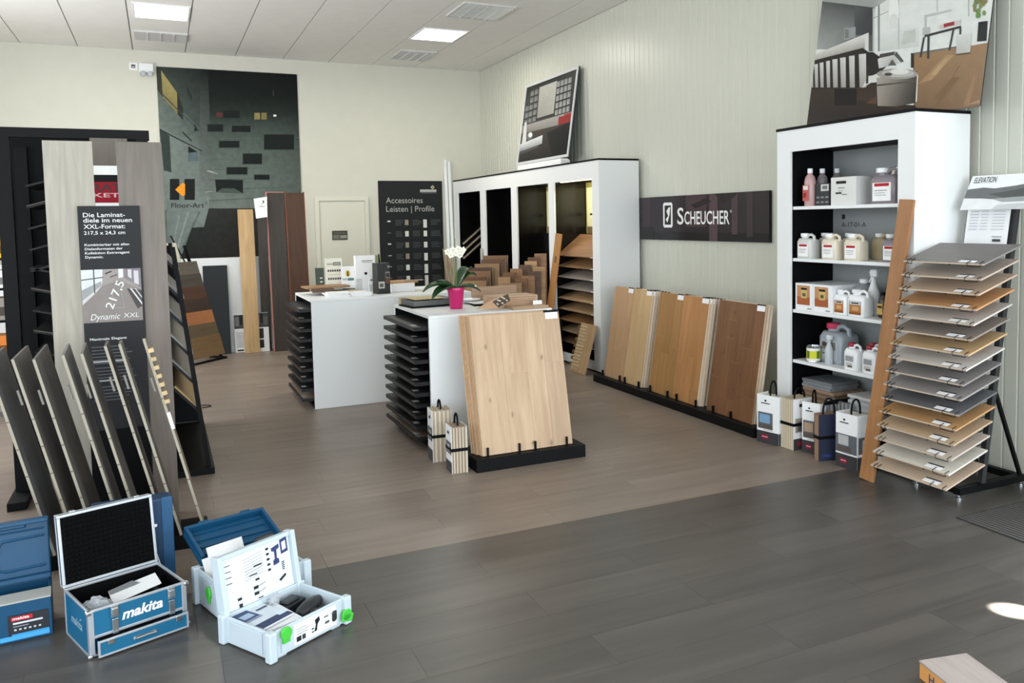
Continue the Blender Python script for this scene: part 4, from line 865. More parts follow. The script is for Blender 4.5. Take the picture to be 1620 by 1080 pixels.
# leaning honey plank before the shelf cabinet
t = thing('long_plank', 'tall orange-brown plank leaning at the shelf cabinet beside the sample stand', 'plank', (3.995, 4.01, 0), (0, 0, RW))
OR = wood('orange_plank', (172, 124, 80), (146, 100, 60), 'Z', .4, vary=.02)
part(box(0, .112, 0, .022, 0, 1.80), 'board', OR, t, rot=(R(-7.2), R(3.2), 0), loc=(0, 0, .007), bevel=.002)

# ------------------------------------------------------------------ carry packs of samples
def carry_pack(label, x, y, w_, d, h, rz, style, group, n=8, z=0, hand=(.5, .1), base=RW):
    """bundle of boards with a printed cover on the front, a strap and a loop handle; (x,y) front-left corner"""
    t = thing('sample_carrier', label, 'sample pack', (x, y, z), base+rz, group)
    th = w_/n; c1, c2, ec = style['board']
    for i in range(n):
        if style['mode'] == 'cover':      # boards stand parallel to the cover
            q = d/n; part(box(.002, w_-.002, .003+i*(d-.004)/n, .003+(i+1)*(d-.004)/n-.0012, 0.001, h-.012-.004*(i % 2)), 'sample_board', mat('pack_edge_%d_%d_%d' % ec, ec, .6), t)
        else:                             # board edges show on the front
            part(box(i*th+.0006, (i+1)*th-.0006, .001, d-.001, .001, h-.006*(i % 2)), 'sample_board', mat('pack_edge_%d_%d_%d' % (c1 if i % 2 else c2), c1 if i % 2 else c2, .6), t)
    if style['mode'] == 'cover':
        cv = MB().box(0, w_, 0, .002, 0, h).box(0, .002, .0025, d, 0, h) if not style.get('right') else MB().box(0, w_, 0, .002, 0, h).box(w_-.002, w_, .0025, d, 0, h)
        part(cv, 'cover', PAPER, t)
        if not style.get('right'): part(box(w_-.002, w_, .0025, d, 0, h), 'cover_side', PAPER, t)
        P = [((0, 0, 1, .25), (62, 60, 62)), ((.06, .30+.0, .72, .64) if style.get('pic', 0) == 0 else (0, .28, .98, .62), (96, 100, 106)), ((.12, .42, .6, .60), style.get('tint', (120, 140, 160))), ((.06, .30, .72, .40), (92, 84, 80)), ((.3, .27, .72, .285), (180, 180, 182)),
             ([(.40, .86), (.46, .885), (.40, .91), (.34, .885)], (30, 30, 32)), ((.2, .82, .6, .84), (60, 60, 62)), ((.22, .09, .52, .18), (140, 36, 52)), ((.24, .13, .5, .145), (220, 190, 194))]
        printed(t, P, w_, h, y=-.001, name='cover_print')
        printed(t, [((0, 0, 1, .25), (56, 54, 56))]+([((.05, .30, .95, .6), (104, 102, 104)), ((.3, .36, .7, .55), (186, 186, 186))] if style.get('pic') else []), d, h, name='side_print', rot=(0, 0, R(90)), loc=(w_+.001, 0, 0))
    else:
        if style.get('cov'):
            cm = mat('cover_%d_%d_%d' % style['cov'], style['cov'], .5)
            part(box(w_, w_+.003, 0, d, 0, h), 'cover', cm, t)
            if style.get('white'): printed(t, [((0, 0, 1, .22), (60, 58, 60)), ((.1, .34, .8, .62), (150, 140, 128)), ((.2, .36, .5, .55), (90, 84, 80)), ((.3, .84, .6, .9), (44, 44, 46)), ((.2, .08, .6, .16), (140, 36, 52))], d, h, name='side_print', rot=(0, 0, R(90)), loc=(w_+.004, 0, 0))
            else: printed(t, [((.2, .08, .6, .14), (50, 66, 120))], d, h, name='side_print', rot=(0, 0, R(90)), loc=(w_+.004, 0, 0))
            part(box(-.003, 0, 0, d, 0, h), 'cover', cm if not style.get('white') else PAPER, t)
            if style.get('lpic'): printed(t, [((0, 0, 1, .24), (70, 70, 74)), ((.1, .40, .95, .66), (96, 98, 104)), ((.3, .45, .7, .6), (170, 172, 176)), ((.35, .82, .65, .88), (60, 60, 62))], d, h, name='side_print', rot=(0, 0, R(-90)), loc=(-.0035, d, 0))
        part(MB().box(-.005, w_+.005, -.0025, 0, h*.47, h*.47+.022).box(-.006, -.004, 0, d, h*.47, h*.47+.022).box(w_+.005, w_+.007, 0, d, h*.47, h*.47+.022), 'strap', BLACKP, t)
    a, hh = hand
    y0_, y1_ = d*.22, d*.78; xm = w_*a
    pts = [(xm, y0_+(y1_-y0_)*(1-math.cos(math.pi*i/10))/2, h-.02+(hh+.02)*math.sin(math.pi*i/10)**.7) for i in range(11)]
    if style.get('hx'): pts = [(w_*.15+w_*.7*(1-math.cos(math.pi*i/10))/2, d*.45, h-.02+(hh+.02)*math.sin(math.pi*i/10)**.7) for i in range(11)]
    part(MB().tube(pts, .007, 6), 'handle', BLACKP, t)
    return t
EC = (198, 194, 184); WH = dict(mode='cover', board=(EC, EC, EC))
carry_pack('white carry pack with blue-toned room photo, leftmost by the shelf cabinet', 4.005, 5.055, .205, .13, .365, R(12), dict(WH, tint=(120, 158, 190)), 'carry packs by the shelf cabinet')
carry_pack('carry pack showing pale board edges and a black strap, second by the shelf cabinet', 4.06, 4.845, .125, .18, .372, R(2), dict(mode='edge', board=((212, 200, 178), (184, 168, 142), EC), cov=(234, 234, 234), white=True), 'carry packs by the shelf cabinet', n=11, hand=(.75, .07))
carry_pack('white carry pack with warm room photo behind the navy one', 4.10, 4.665, .15, .075, .37, R(14), dict(WH, tint=(170, 146, 120)), 'carry packs by the shelf cabinet', hand=(.5, .085))
carry_pack('navy blue carry pack showing brown board edges', 4.05, 4.485, .062, .16, .325, R(-14), dict(mode='edge', board=((172, 142, 112), (140, 108, 80), EC), cov=(30, 36, 62)), 'carry packs by the shelf cabinet', n=5, hand=(.9, .11))
carry_pack('white carry pack with wide grey room photo, next to the leaning plank', 4.072, 4.30, .185, .155, .372, R(4), dict(WH, tint=(178, 178, 178), pic=1), 'carry packs by the shelf cabinet', hand=(.55, .09))
o = carry_pack('grey striped sample pack behind the white packs, under the lowest shelf', 4.245, 4.56, .25, .0015, .40, 0, dict(mode='edge', board=((150, 152, 152), (96, 98, 98), EC)), 'carry packs by the shelf cabinet', n=14, hand=(.5, .005))
bpy.data.objects.remove(o.children[-1], do_unlink=True)
for c_ in list(o.children):
    if c_.name.startswith('strap'): bpy.data.objects.remove(c_, do_unlink=True)
    else: c_.scale = (1, 20, 1)
o.location = (4.217, 4.57, 0)

# ------------------------------------------------------------------ doormat recess and loose sample case in front
t = thing('entrance_mat', 'dark ribbed entrance mat set into the floor at the right', 'mat', (3.93, 1.9, 0))
part(box(0, .88, 0, 1.32, .0005, .004), 'mat_base', mat('mat_black', (40, 40, 40), .9), t)
RIB = mat('mat_rib', (78, 75, 72), .8); rme = box(0, .016, 0, 1.30, .004, .007).mesh('mat_rib', RIB)
for i in range(29): link('mat_rib', rme, t, (.008+.0298*i, .01, 0))
t = thing('sample_case', 'grey-topped sample box with orange end and letter mark at the lower right', 'box', (2.437, 2.143, 0), R(-12.5))
part(box(0, .198, -.60, 0, .0, .058), 'body', mat('case_orange', (214, 150, 84), .5), t, bevel=.002)
part(box(-.002, .20, -.602, .002, .0585, .066), 'lid_board', wood('case_lid', (176, 164, 158), (152, 140, 134), 'Y', .5), t, bevel=.001)
text(t, 'H', .055, .012, mat('ink_blue', (60, 70, 110), .5), h=.032, y=-.001, rot=(0, 0, R(-90)), bold=.02)

# ------------------------------------------------------------------ white counters with slide-out sample trays
def counter(label, x0, x1, y0, y1, H, ntray, ordl):
    t = thing('display_counter', label, 'counter', (x0, y0, 0))
    W, D = x1-x0, y1-y0
    part(box(0, W, 0, D, H-.022, H), 'top_board', WHITE, t, bevel=.002)
    part(box(0, W, 0, .022, 0, H-.0225), 'front_panel', WHITE, t, bevel=.002)
    part(box(0, W, D-.022, D, 0, H-.0225), 'back_panel', WHITE, t, bevel=.002)
    part(box(.55, .57, .0225, D-.0225, 0, H-.0225), 'inner_wall', BLACKP, t)
    part(box(.004, .55, .0225, .034, 0.03, H-.023), 'tray_rail_panel', BLACKP, t); part(box(.004, .55, D-.034, D-.0225, 0.03, H-.023), 'tray_rail_panel', BLACKP, t)
    part(box(W-.02, W, .0225, D-.0225, 0, H-.0225), 'end_panel', WHITE, t); part(box(.0, .55, .0225, D-.0225, 0, .03), 'plinth', BLACKP, t)
    TR = mat('tray_black', (20, 20, 21), .45, spec=.25)
    for i in range(ntray):
        z = H-.11-i*(H-.18)/(ntray-1)
        p = part(MB().box(-.105, .50, .045, D-.045, z, z+.010).box(-.105, -.095, .045, D-.045, z+.010, z+.028).box(-.095, .50, .045, .053, z+.010, z+.028).box(-.095, .50, D-.053, D-.045, z+.010, z+.028), 'tray', TR, t)
        m = wood('tray_sample_grey', (46, 45, 44), (34, 33, 33), 'Y', .4) if i < ntray-1 else wood('tray_sample_tan', (150, 132, 116), (126, 110, 96), 'Y', .4)
        part(box(-.090, .49, .058, D-.058, z+.0105, z+.026), 'tray_sample', m, p)
        part(box(-.088, -.045, .16, .22, z+.0262, z+.0268), 'tray_label', mat('label_grey', (176, 178, 178), .5), p)
    return t
counter('white counter with black slide-out trays, further back near the door', 1.215, 2.75, 7.90, 8.90, 1.005, 10, 0)
counter('white counter with black slide-out trays, behind the stack of oak panels', 1.76, 2.76, 6.02, 7.04, 1.005, 11, 0)

# ------------------------------------------------------------------ things on the rear counter
CT = 1.0055
def flat(name, label, cat, x, y, z, w_, d, h, m, rz=0, group=None, P=None, bev=.0015):
    t = thing(name, label, cat, (x, y, z), rz, group)
    part(box(0, w_, 0, d, 0, h), 'body', m, t, bevel=bev)
    return t
BRW = wood('sample_brown', (170, 134, 96), (136, 102, 70), 'X', .5)
t = flat('wood_sample', 'broad brown wooden sample lying on top of the pile on the rear counter', 'sample', 1.26, 8.42, CT+.062, .42, .26, .018, BRW, R(4))
t = flat('wood_sample', 'dark short wooden sample under the brown one on the rear counter', 'sample', 1.30, 8.34, CT+.0305, .20, .30, .03, wood('sample_dark', (92, 66, 48), (70, 48, 34), 'X'), R(-6))
t = flat('wood_sample', 'pale wooden sample below the pile on the rear counter', 'sample', 1.46, 8.36, CT, .30, .22, .03, wood('sample_pale', (196, 166, 130), (170, 138, 102), 'X'), R(2))
for k, (x, y, n, lab) in enumerate(((1.385, 8.03, 5, 'left'), (1.60, 8.06, 4, 'right'))):
    for i in range(n):
        o = flat('brochure', ['lowest', 'second lowest', 'third lowest', 'fourth lowest', 'topmost'][i if i < n-1 else 4]+' white brochure of the '+lab+' pile at the front of the rear counter', 'brochure', x+.006*((i*5) % 3-1), y+.005*((i*3) % 3), CT+.009*i, .205, .20, .0088, PAPER, R(((i*37) % 7-3)*1.2), 'brochures on the rear counter', bev=0)
def stand_card(name, label, x, y, w_, h, P, m=None, rz=0, lean_=10, th=.006, H=CT):
    t = thing(name, label, 'display card', (x, y, H), rz)
    b = part(box(0, w_, 0, th, 0, h), 'card', m or PAPER, t, rot=(R(-lean_), 0, 0), bevel=.001)
    part(MB().bar((w_/2, h*math.sin(R(lean_))*.5+.012, h*.5), (w_/2, h*.45, .002), .03, .003), 'prop', PAPER, t)
    if P: printed(b, P, w_, h, y=-.001)
    return t
CREAMC = mat('card_ivory', (226, 222, 206), .6)
P = [((.12, .80, .46, .85), (170, 170, 160)), ((.48, .78, .9, .88), (88, 92, 84)), ((.52, .8, .86, .86), (160, 162, 150))]
for r_ in range(2):
    for i in range(6): P.append(((.14+.13*i, .60-.24*r_, .23+.13*i, .66-.24*r_), (62, 62, 60)))
P += [((.14, .5, .8, .52), (190, 188, 176)), ((.16, .22, .5, .24), (190, 188, 176)), ((.16, .14, .4, .16), (180, 178, 166)), ((.6, .2, .68, .23), (190, 188, 176))]
stand_card('leaflet_card', 'cream card with two rows of dark colour swatches on the rear counter', 1.495, 8.72, .175, .345, P, CREAMC)
stand_card('leaflet_card', 'dark green folding card at the left of the cream swatch card', 1.40, 8.74, .085, .25, [((.5, .1, .8, .16), (200, 200, 190)), ((.5, .25, .8, .31), (200, 200, 190)), ((.5, .4, .8, .46), (200, 200, 190)), ((.5, .55, .8, .61), (200, 200, 190))], mat('card_green', (48, 60, 44), .5))
stand_card('leaflet_card', 'white card with yellow oval emblem and green stripe on the rear counter', 1.635, 8.63, .135, .26, [(oval(.5, .72, .17, .13), (206, 176, 70)), ([(.44, .62), (.56, .62), (.54, .8), (.46, .82)], (70, 60, 40)), ((.08, .46, .56, .54), (178, 190, 190)), ((.48, .44, .92, .54), (96, 128, 128)), ((.04, .04, .96, .14), (72, 112, 96))], PAPER)
t = thing('brochure_holder', 'tall white brochure box with round black dot on the rear counter', 'brochure box', (1.775, 8.62, CT))
part(MB().box(0, .20, 0, .006, 0, .36).box(0, .006, .006, .09, 0, .36).box(.194, .2, .006, .09, 0, .36).box(.006, .194, .084, .09, 0, .36).box(.006, .194, .006, .084, 0, .006), 'box', PAPER, t)
printed(t, [((.3, .84, .86, .87), (150, 150, 146)), ((.34, .80, .8, .82), (180, 180, 176)), (oval(.5, .50, .075, .04), (30, 30, 30)), ((0, 0, .3, .36), (200, 202, 202))], .2, .36, y=-.001)
part(MB().box(.202, .255, .0, .06, .10, .36), 'green_leaflet', mat('leaflet_green', (120, 130, 84), .5), t)
stand_card('leaflet_card', 'small white card with grey print at the right of the brochure box', 2.035-.19, 8.36, .06, .17, [((.1, .1, .9, .5), (190, 192, 192)), ((.3, .7, .7, .8), (120, 120, 120))], PAPER)
# black carry pack
t = thing('sample_carrier', 'black carry pack with small white sticker standing on the rear counter', 'sample pack', (1.885, 8.16, CT), R(8))
part(box(0, .13, 0, .13, 0, .30), 'box', mat('pack_black', (26, 26, 27), .45), t, bevel=.002)
printed(t, [((.08, .18, .55, .40), (190, 190, 186)), ((.16, .22, .46, .34), (90, 90, 88)), ((.62, .50, .98, .72), (120, 116, 110)), ((.66, .54, .94, .66), (60, 58, 56)), ((.6, .34, .98, .48), (110, 74, 56)), ((.8, .84, .96, .92), (130, 130, 130))], .13, .30)
part(MB().tube([(.04, .03, .295), (.035, .03, .34), (.045, .065, .385), (.06, .10, .36), (.06, .10, .295)], .006, 6), 'handle', BLACKP, t)
t = flat('white_carton', 'white carton carrying a brown board on the rear counter', 'carton', 2.06, 8.30, CT, .24, .25, .085, PAPER, R(6))
t = flat('wood_sample', 'honey brown board lying on the white carton of the rear counter', 'sample', 2.045, 8.29, CT+.0855, .29, .27, .016, wood('sample_honey', (186, 142, 92), (156, 114, 70), 'X'), R(6))
t = flat('grey_sample', 'thin grey strip lying across the board on the white carton', 'sample', 2.20, 8.32, CT+.102, .20, .05, .008, mat('strip_grey', (140, 134, 126), .5), R(8))

# ------------------------------------------------------------------ things on the near counter
GB = mat('binder_grey', (92, 94, 92), .55); OL = mat('binder_olive', (176, 160, 120), .6); BUF = mat('buff_sample', (190, 174, 130), .6, vary=.04)
flat('sample_folder', 'black thin folder lowest in the pile at the left of the near counter', 'folder', 1.80, 6.62, CT, .40, .30, .012, BLACKP, R(6))
t = flat('sample_binder', 'grey sample binder lying in the pile at the left of the near counter', 'binder', 1.82, 6.64, CT+.0125, .37, .28, .042, GB, R(6))
part(box(.255, .372, -.004, .27, .0425, .0495), 'flap', mat('binder_flap', (70, 74, 74), .5), t)
flat('sample_sheet', 'buff yellow sample sheet on the grey binder of the near counter', 'sample', 1.835, 6.655, CT+.063, .25, .25, .008, BUF, R(7))
flat('wood_sample', 'olive brown board lying behind the grey binder on the near counter', 'sample', 1.80, 6.975, CT, .36, .055, .060, OL, R(3))
t = thing('saucer', 'white flat saucer behind the orchid pot on the near counter', 'saucer', (2.34, 6.86-.07, CT+.016)); part(MB().lathe([(.05, 0), (.075, .006), (.10, .016), (.10, .019), (.07, .01), (.001, .008)], n=28), 'plate', WHITEP, t)
flat('sample_folder', 'black folder with papers under the orchid leaves on the near counter', 'folder', 2.28, 6.50, CT, .22, .28, .014, BLACKP, R(-8))
flat('brochure', 'white leaflet lying on the black folder behind the orchid', 'brochure', 2.30, 6.52, CT+.0145, .16, .22, .004, PAPER, R(4), bev=0)
# orchid
t = thing('orchid', 'white orchid with long stem in a magenta pot on the near counter', 'plant', (2.105, 6.42, CT))
MAG = mat('magenta_pot', (186, 20, 96), .3, coat=.2)
part(MB().lathe([(.048, 0), (.050, .004), (.066, .145), (.071, .15), (.071, .168), (.066, .17), (.060, .155), (.055, .14)], n=28), 'pot', MAG, t)
part(MB().lathe([(.001, .135), (.056, .140), (.050, .147), (.001, .15)], n=18), 'soil', mat('bark', (64, 48, 34), .9), t)
LEAF = mat('orchid_leaf', (34, 66, 34), .35, vary=.1); STEM = mat('orchid_stem', (92, 112, 62), .5)
def leaf(p0, ang, L_, w_, rise, droop, m=LEAF):
    mb = MB(); mb.sm = True; n = 9; vs = []
    d = Vector((math.cos(ang), math.sin(ang), 0)); s_ = Vector((-math.sin(ang), math.cos(ang), 0))
    for i in range(n+1):
        q = i/n; p = Vector(p0)+d*(L_*q)+Vector((0, 0, rise*math.sin(q*math.pi*.55)-droop*q*q)); ww = 1.3*w_*math.sin(math.pi*(.08+.90*q))**.7
        for k, zz in ((-1, .012), (-.5, 0), (0, -.004), (.5, 0), (1, .012)): vs.append(p+s_*(ww*k/2)+Vector((0, 0, zz*ww/.06)))
    mb.add(vs, [(i*5+k, (i+1)*5+k, (i+1)*5+k+1, i*5+k+1) for i in range(n) for k in range(4)])
    o = part(mb, 'leaf', m, t); so_ = o.modifiers.new('solid', 'SOLIDIFY'); so_.thickness = .003
    return o
for a, L_, w_, ri, dr_ in ((186, .28, .085, .10, .10), (205, .25, .085, .06, .11), (15, .20, .08, .16, .06), (35, .22, .075, .20, .05), (-20, .20, .08, .06, .08), (150, .20, .07, .10, .06)):
    leaf((0, 0, .15), R(a), L_, w_, ri, dr_)
for k, off in enumerate((-.012, .014)):
    pts = [(off*.4, 0, .15), (off*.6, .0, .28), (off, 0, .40), (off*1.5+(-.02 if k == 0 else .01), 0, .47), (off*2+(-.05 if k == 0 else .045), -.01, .475)]
    part(MB().tube(pts, .0032, 6), 'stem', STEM, t)
part(MB().tube([(.006, .012, .15), (.006, .012, .56)], .0025, 6), 'support_stick', mat('stick_green', (110, 116, 84), .6), t)
PET = mat('orchid_petal', (240, 238, 226), .5); LIPM = mat('orchid_lip', (226, 206, 130), .5)
r_ = random.Random(3)
fc = [(-.065, -.01, .455), (-.045, -.03, .43), (-.025, -.02, .47), (-.005, -.035, .445), (.02, -.02, .475), (.045, -.03, .45), (.062, -.015, .465), (.035, -.01, .425)]
for c in fc:
    fl = MB(); a0 = r_.uniform(0, 1)
    for i in range(5):
        a = a0+2*math.pi*i/5; dx, dz = math.cos(a), math.sin(a); L_ = .030
        q = [(c[0], c[1], c[2]), (c[0]+dx*L_*.55-dz*.013, c[1]-.006, c[2]+dz*L_*.55+dx*.013), (c[0]+dx*L_, c[1]-.002, c[2]+dz*L_), (c[0]+dx*L_*.55+dz*.013, c[1]-.006, c[2]+dz*L_*.55-dx*.013)]
        fl.add(q, [(0, 1, 2, 3)])
    o = part(fl, 'flower', PET, t); part(MB().lathe([(.001, -.005), (.006, 0), (.001, .006)], c=(c[0], c[1]-.008, c[2]), n=8), 'flower_lip', LIPM, o)
o = part(MB().lathe([(.001, -.012), (.012, 0), (.001, .014)], c=(.155, -.03, .17), n=8), 'fallen_bloom', PET, t)
# loose wood offcuts
t = flat('wood_sample', 'light brown board standing on edge at the back of the near counter', 'sample', 2.40, 6.86, CT, .42, .02, .125, wood('offcut_brown', (176, 146, 120), (150, 120, 96), 'X'), R(4))
t = thing('grooved_block', 'pale wooden block with lengthwise grooves on the near counter', 'sample', (2.35, 6.22, CT), R(3))
GP = wood('offcut_pale', (196, 166, 138), (172, 140, 112), 'X', .5); part(box(0, .385, .0, .22, 0, .092), 'body', GP, t, bevel=.002)
for i in range(5): part(box(.02, .37, -.004, -.0003, .010+.016*i, .019+.016*i), 'rib', wood('rib_offcut', (176, 142, 112), (150, 118, 90), 'X'), t)
t = thing('cutaway_sample', 'curved wood offcut with dark punched underside leaning on the grooved block', 'sample', (2.19, 6.16, CT+.003), (0, 0, R(-6)))
b = part(MB().prism([(0, 0), (.17, -.01), (.27, .05), (.25, .11), (.10, .055)], lambda u, v, w_: (u, w_, v+.012), 0, .022), 'board', wood('cutaway', (196, 160, 124), (168, 130, 96), 'X'), t)
part(MB().prism([(.12, .05), (.17, .0), (.265, .052), (.247, .106)], lambda u, v, w_: (u, w_, v+.012), -.003, -.0005), 'dark_face', mat('underside_dark', (66, 54, 44), .7), t)
for i, (u, v) in enumerate(((.16, .03), (.18, .055), (.20, .035), (.215, .07), (.235, .055), (.20, .08), (.165, .058))): part(MB().obox((u, -.0045, v+.012), (.016, .003, .010), (0, .6, 0)), 'punched_hole', mat('hole_cream', (206, 190, 166), .6), t)
flat('wood_sample', 'flat tan board under the grooved block at the right end of the near counter', 'sample', 2.44, 6.04, CT, .30, .16, .022, wood('flat_tan', (190, 160, 124), (164, 132, 98), 'X'), R(0))
stand_card('leaflet_card', 'small blank white card at the right end of the near counter', 2.652, 6.14, .075, .032, None, PAPER, R(-4), H=CT+.022, lean_=6)

# ------------------------------------------------------------------ display of large oak panels before the near counter
t = thing('panel_stand', 'black low floor stand carrying the stack of oak panels', 'stand', (1.857, 5.312, 0))
part(box(0, .823, 0, .36, 0, .09), 'base', BLACKM, t, bevel=.003)
for q in (.10, .335, .455, .70): part(box(q-.006, q+.006, .045, .060, .0905, .15), 'pin', BLACKM, t)
OAK = wood('rustic_oak', (196, 168, 138), (168, 138, 108), 'Z', .48, vary=.08, knots=7.0, spec=.35)
OAK2 = wood('rustic_oak_side', (190, 150, 108), (160, 120, 82), 'Z', .5, vary=.12)
A_ = -R(12.2); HP = .965
lab = ['front', 'second', 'third', 'fourth', 'fifth', 'sixth', 'seventh']
offs = [0, -.006, -.010, -.022, -.026, -.034, -.042]
for i in range(7):
    t = thing('floor_panel', ('large knotty pale oak panel in front of the black floor stand' if i == 0 else lab[i]+' panel from the front in the oak stack on the floor stand'), 'floor panel', (1.922+offs[i], 5.375+.0178*i, .0912), 0, 'oak panels on the floor stand')
    b = part(box(0, .685, 0, .0148, 0, HP-.002*(i % 3)), 'backing', EDGE2 if i % 3 else MATS['birch_edge'], t, rot=(A_, 0, 0), loc=(0, 0, .001), bevel=.001)
    if i == 0:
        cw = [(0, .215, [.0, HP]), (.215, .395, [0, .545, HP]), (.395, .535, [0, HP]), (.535, .685, [0, .60, HP])]
        for a, c, zs in cw:
            for z0, z1 in zip(zs[:-1], zs[1:]): part(box(a+.0005, c-.0005, -.0028, -.0002, z0+.0005, z1-.0005), 'plank', OAK, b)
        part(box(.575, .672, -.0052, -.0032, HP-.058, HP-.010), 'label_tag', PAPER, b)
        part(box(.565, .68, -.007, .004, HP-.010, HP+.006), 'label_clip', BLACKP, b)
    else:
        part(box(0.001, .684, -.0022, -.0002, .001, HP-.004), 'face_layer', OAK2, b)
# two carry packs before it
LP = dict(mode='edge', board=((206, 196, 176), (170, 152, 128), EC), cov=(206, 206, 204), white=True, lpic=True)
carry_pack('taller carry pack of boards with grey cover beside the near counter', 1.672, 5.70, .135, .15, .37, 0, LP, 'carry packs by the near counter', n=9, hand=(.5, .06), base=R(-4))
carry_pack('shorter carry pack of boards in front of the taller one', 1.706, 5.375, .105, .15, .32, 0, dict(LP, board=((196, 182, 160), (140, 122, 102), EC)), 'carry packs by the near counter', n=10, hand=(.5, .075), base=R(-3))

# ------------------------------------------------------------------ left: tall laminate planks, text board and black rack
LAMP = wood('laminate_pale_grey', (176, 168, 154), (146, 140, 128), 'Z', .45, vary=.0, spec=.35); LAMD = wood('laminate_taupe_grey', (122, 111, 101), (98, 90, 82), 'Z', .45, vary=.0, spec=.35)
o = part(box(-.558, -.318, 5.455, 5.467, .0, 2.182), 'laminate_plank', LAMP, bevel=.0015); tag(o, 'tall pale grey laminate plank at the left edge of the text board', 'plank', 'tall upright laminate planks')
o = part(box(-.200, .034, 5.455, 5.467, .0, 2.184), 'laminate_plank', LAMD, bevel=.0015); tag(o, 'tall taupe laminate plank at the right edge of the text board', 'plank', 'tall upright laminate planks')
def text_board():
    W, H, X0, Z0 = .310, 1.57, -.406, .25
    t = thing('text_board', 'slim charcoal info board about extra long laminate between the two tall planks', 'sign', (X0, 5.436, Z0))
    part(box(0, W, -.004, .012, 0, H), 'panel', mat('info_charcoal', (44, 44, 46), .5, spec=.12), t, bevel=.001)
    ink = mat('info_ink', (222, 222, 218), .6)
    for s, z, w_, h in (('Die Laminat-', 1.758, .208, .024), ('diele im neuen', 1.728, .243, .024), ('XXL-Format:', 1.693, .206, .024), ('217,5 x 24,3 cm', 1.660, .205, .019)):
        text(t, s, .026, z-Z0, ink, w=w_, h=h, y=-.0052, bold=.01)
    for s, z, w_ in (('Kombinierbar mit allen', 1.596, .222), ('Dielenformaten der', 1.573, .188), ('Kollektion Extravagant', 1.550, .222), ('Dynamic.', 1.527, .09)):
        text(t, s, .026, z-Z0, ink, w=w_, h=.0135, y=-.0052, bold=.012)
    vz = lambda z: (z-Z0)/H
    a, b = vz(1.163), vz(1.463); q = lambda u, v: (u*.965+.0, a+v*(b-a))
    qp = lambda *pts: [q(u, v) for u, v in pts]
    fl = (134, 126, 122)
    P = [(qp((0, 0), (1, 0), (1, 1), (0, 1)), fl), (qp((0, .6), (.3, .68), (.62, .78), (1, .6), (1, 1), (0, 1)), (150, 142, 138)), (qp((0, .40), (.22, .62), (.34, .72), (.36, 1), (0, 1)), (206, 208, 208)), (qp((0, .40), (.22, .62), (.34, .70), (.22, .55), (0, .34)), (196, 192, 188)), (qp((0, .42), (.33, .70), (.33, .78), (0, .62)), (150, 152, 152)),
         (qp((.20, .55), (.22, .55), (.22, 1), (.20, 1)), (74, 76, 76)), (qp((0, .80), (.36, .84), (.36, .86), (0, .82)), (86, 88, 88)), (qp((.40, .9), (.52, .95), (.5, .97), (.40, .93)), (70, 64, 62)), (qp((.48, .84), (.6, .88), (.6, .9), (.48, .86)), (80, 74, 72)), (qp((.62, .82), (.70, .84), (.70, 1), (.62, 1)), (216, 212, 210)),
         (qp((.72, .82), (1, .62), (1, 1), (.72, 1)), (128, 120, 124)), (qp((.78, .85), (.84, .8), (.84, .98), (.78, .98)), (200, 196, 198)), (qp((.88, .72), (.96, .68), (.96, .95), (.88, .96)), (196, 190, 194)), (qp((.75, .62), (1, .58), (1, .28), (.92, .22)), (76, 70, 70)),
         (qp((.80, .62), (.83, .62), (1, .34), (1, .29)), (206, 204, 204)), (qp((.88, .62), (.9, .62), (1, .46), (1, .42)), (190, 188, 188)), (qp((.45, .26), (.69, .26), (.69, .265), (.45, .265)), (170, 164, 160)), (qp((.45, .26), (.455, .26), (.56, .72), (.555, .72)), (170, 164, 160)), (qp((.69, .26), (.695, .26), (.64, .72), (.635, .72)), (170, 164, 160))]
    P += [((.1, vz(1.02)-.012*i, .1+.7*(.7+.3*((i*7) % 5)/5), vz(1.02)-.012*i+.004), (92, 94, 98)) for i in range(6)]
    P += [((.1, vz(.90)-.012*i, .1+.75*(.7+.3*((i*3) % 5)/5), vz(.90)-.012*i+.004), (92, 94, 98)) for i in range(5)]
    P += [((.1, vz(.79)-.012*i, .1+.7*(.7+.3*((i*4) % 5)/5), vz(.79)-.012*i+.004), (92, 94, 98)) for i in range(5)]
    P += [((.08, vz(.935), .62, vz(.944)), (180, 180, 180)), ((.08, vz(.825), .55, vz(.834)), (170, 170, 170))]
    printed(t, P, W, H, y=-.005, step=.00008, name='printed_picture')
    text(t, 'Maximale Eleganz', .026, 1.062-Z0, ink, w=.185, h=.0135, y=-.0052, bold=.012)
    text(t, '217,5', .148, 1.232-Z0, ink, w=.165, h=.042, y=-.0085, tilt=R(66), bold=.006)
    text(t, 'Dynamic', .035, 1.178-Z0, ink, w=.15, h=.034, y=-.0085, shear=.3)
    text(t, 'XXL', .20, 1.183-Z0, ink, w=.08, h=.026, y=-.0085, shear=.1)
text_board()
# black rack behind
t = thing('tall_rack', 'tall black steel rack with sloping dark trays behind the laminate planks', 'rack', (0, 6.2, 0))
part(box(-.885, -.807, 0, .06, 0, 2.265), 'post', BLACKM, t); part(box(-.11, -.045, 0, .06, 0, 2.265), 'post', BLACKM, t)
part(box(-.99, -.032, 0, .08, 2.2655, 2.325), 'top_beam', BLACKM, t); part(box(-.99, -.86, -.01, .06, 2.3255, 2.35), 'end_cap', GREY, t)
part(box(-.885, -.807, .76, .82, 0, 2.265), 'post', BLACKM, t); part(box(-.11, -.045, .76, .82, 0, 2.265), 'post', BLACKM, t)
part(box(-1.0, -.045, .83, .845, 0, 2.38), 'dark_fill_sheet', BLACKP, t)  # black sheet added to make the inside of the rack dark
part(MB().box(-.90, -.80, -.25, .90, 0, .05), 'foot_bar', BLACKM, t); part(MB().box(-.12, -.045, -.25, .90, 0, .05), 'foot_bar', BLACKM, t)
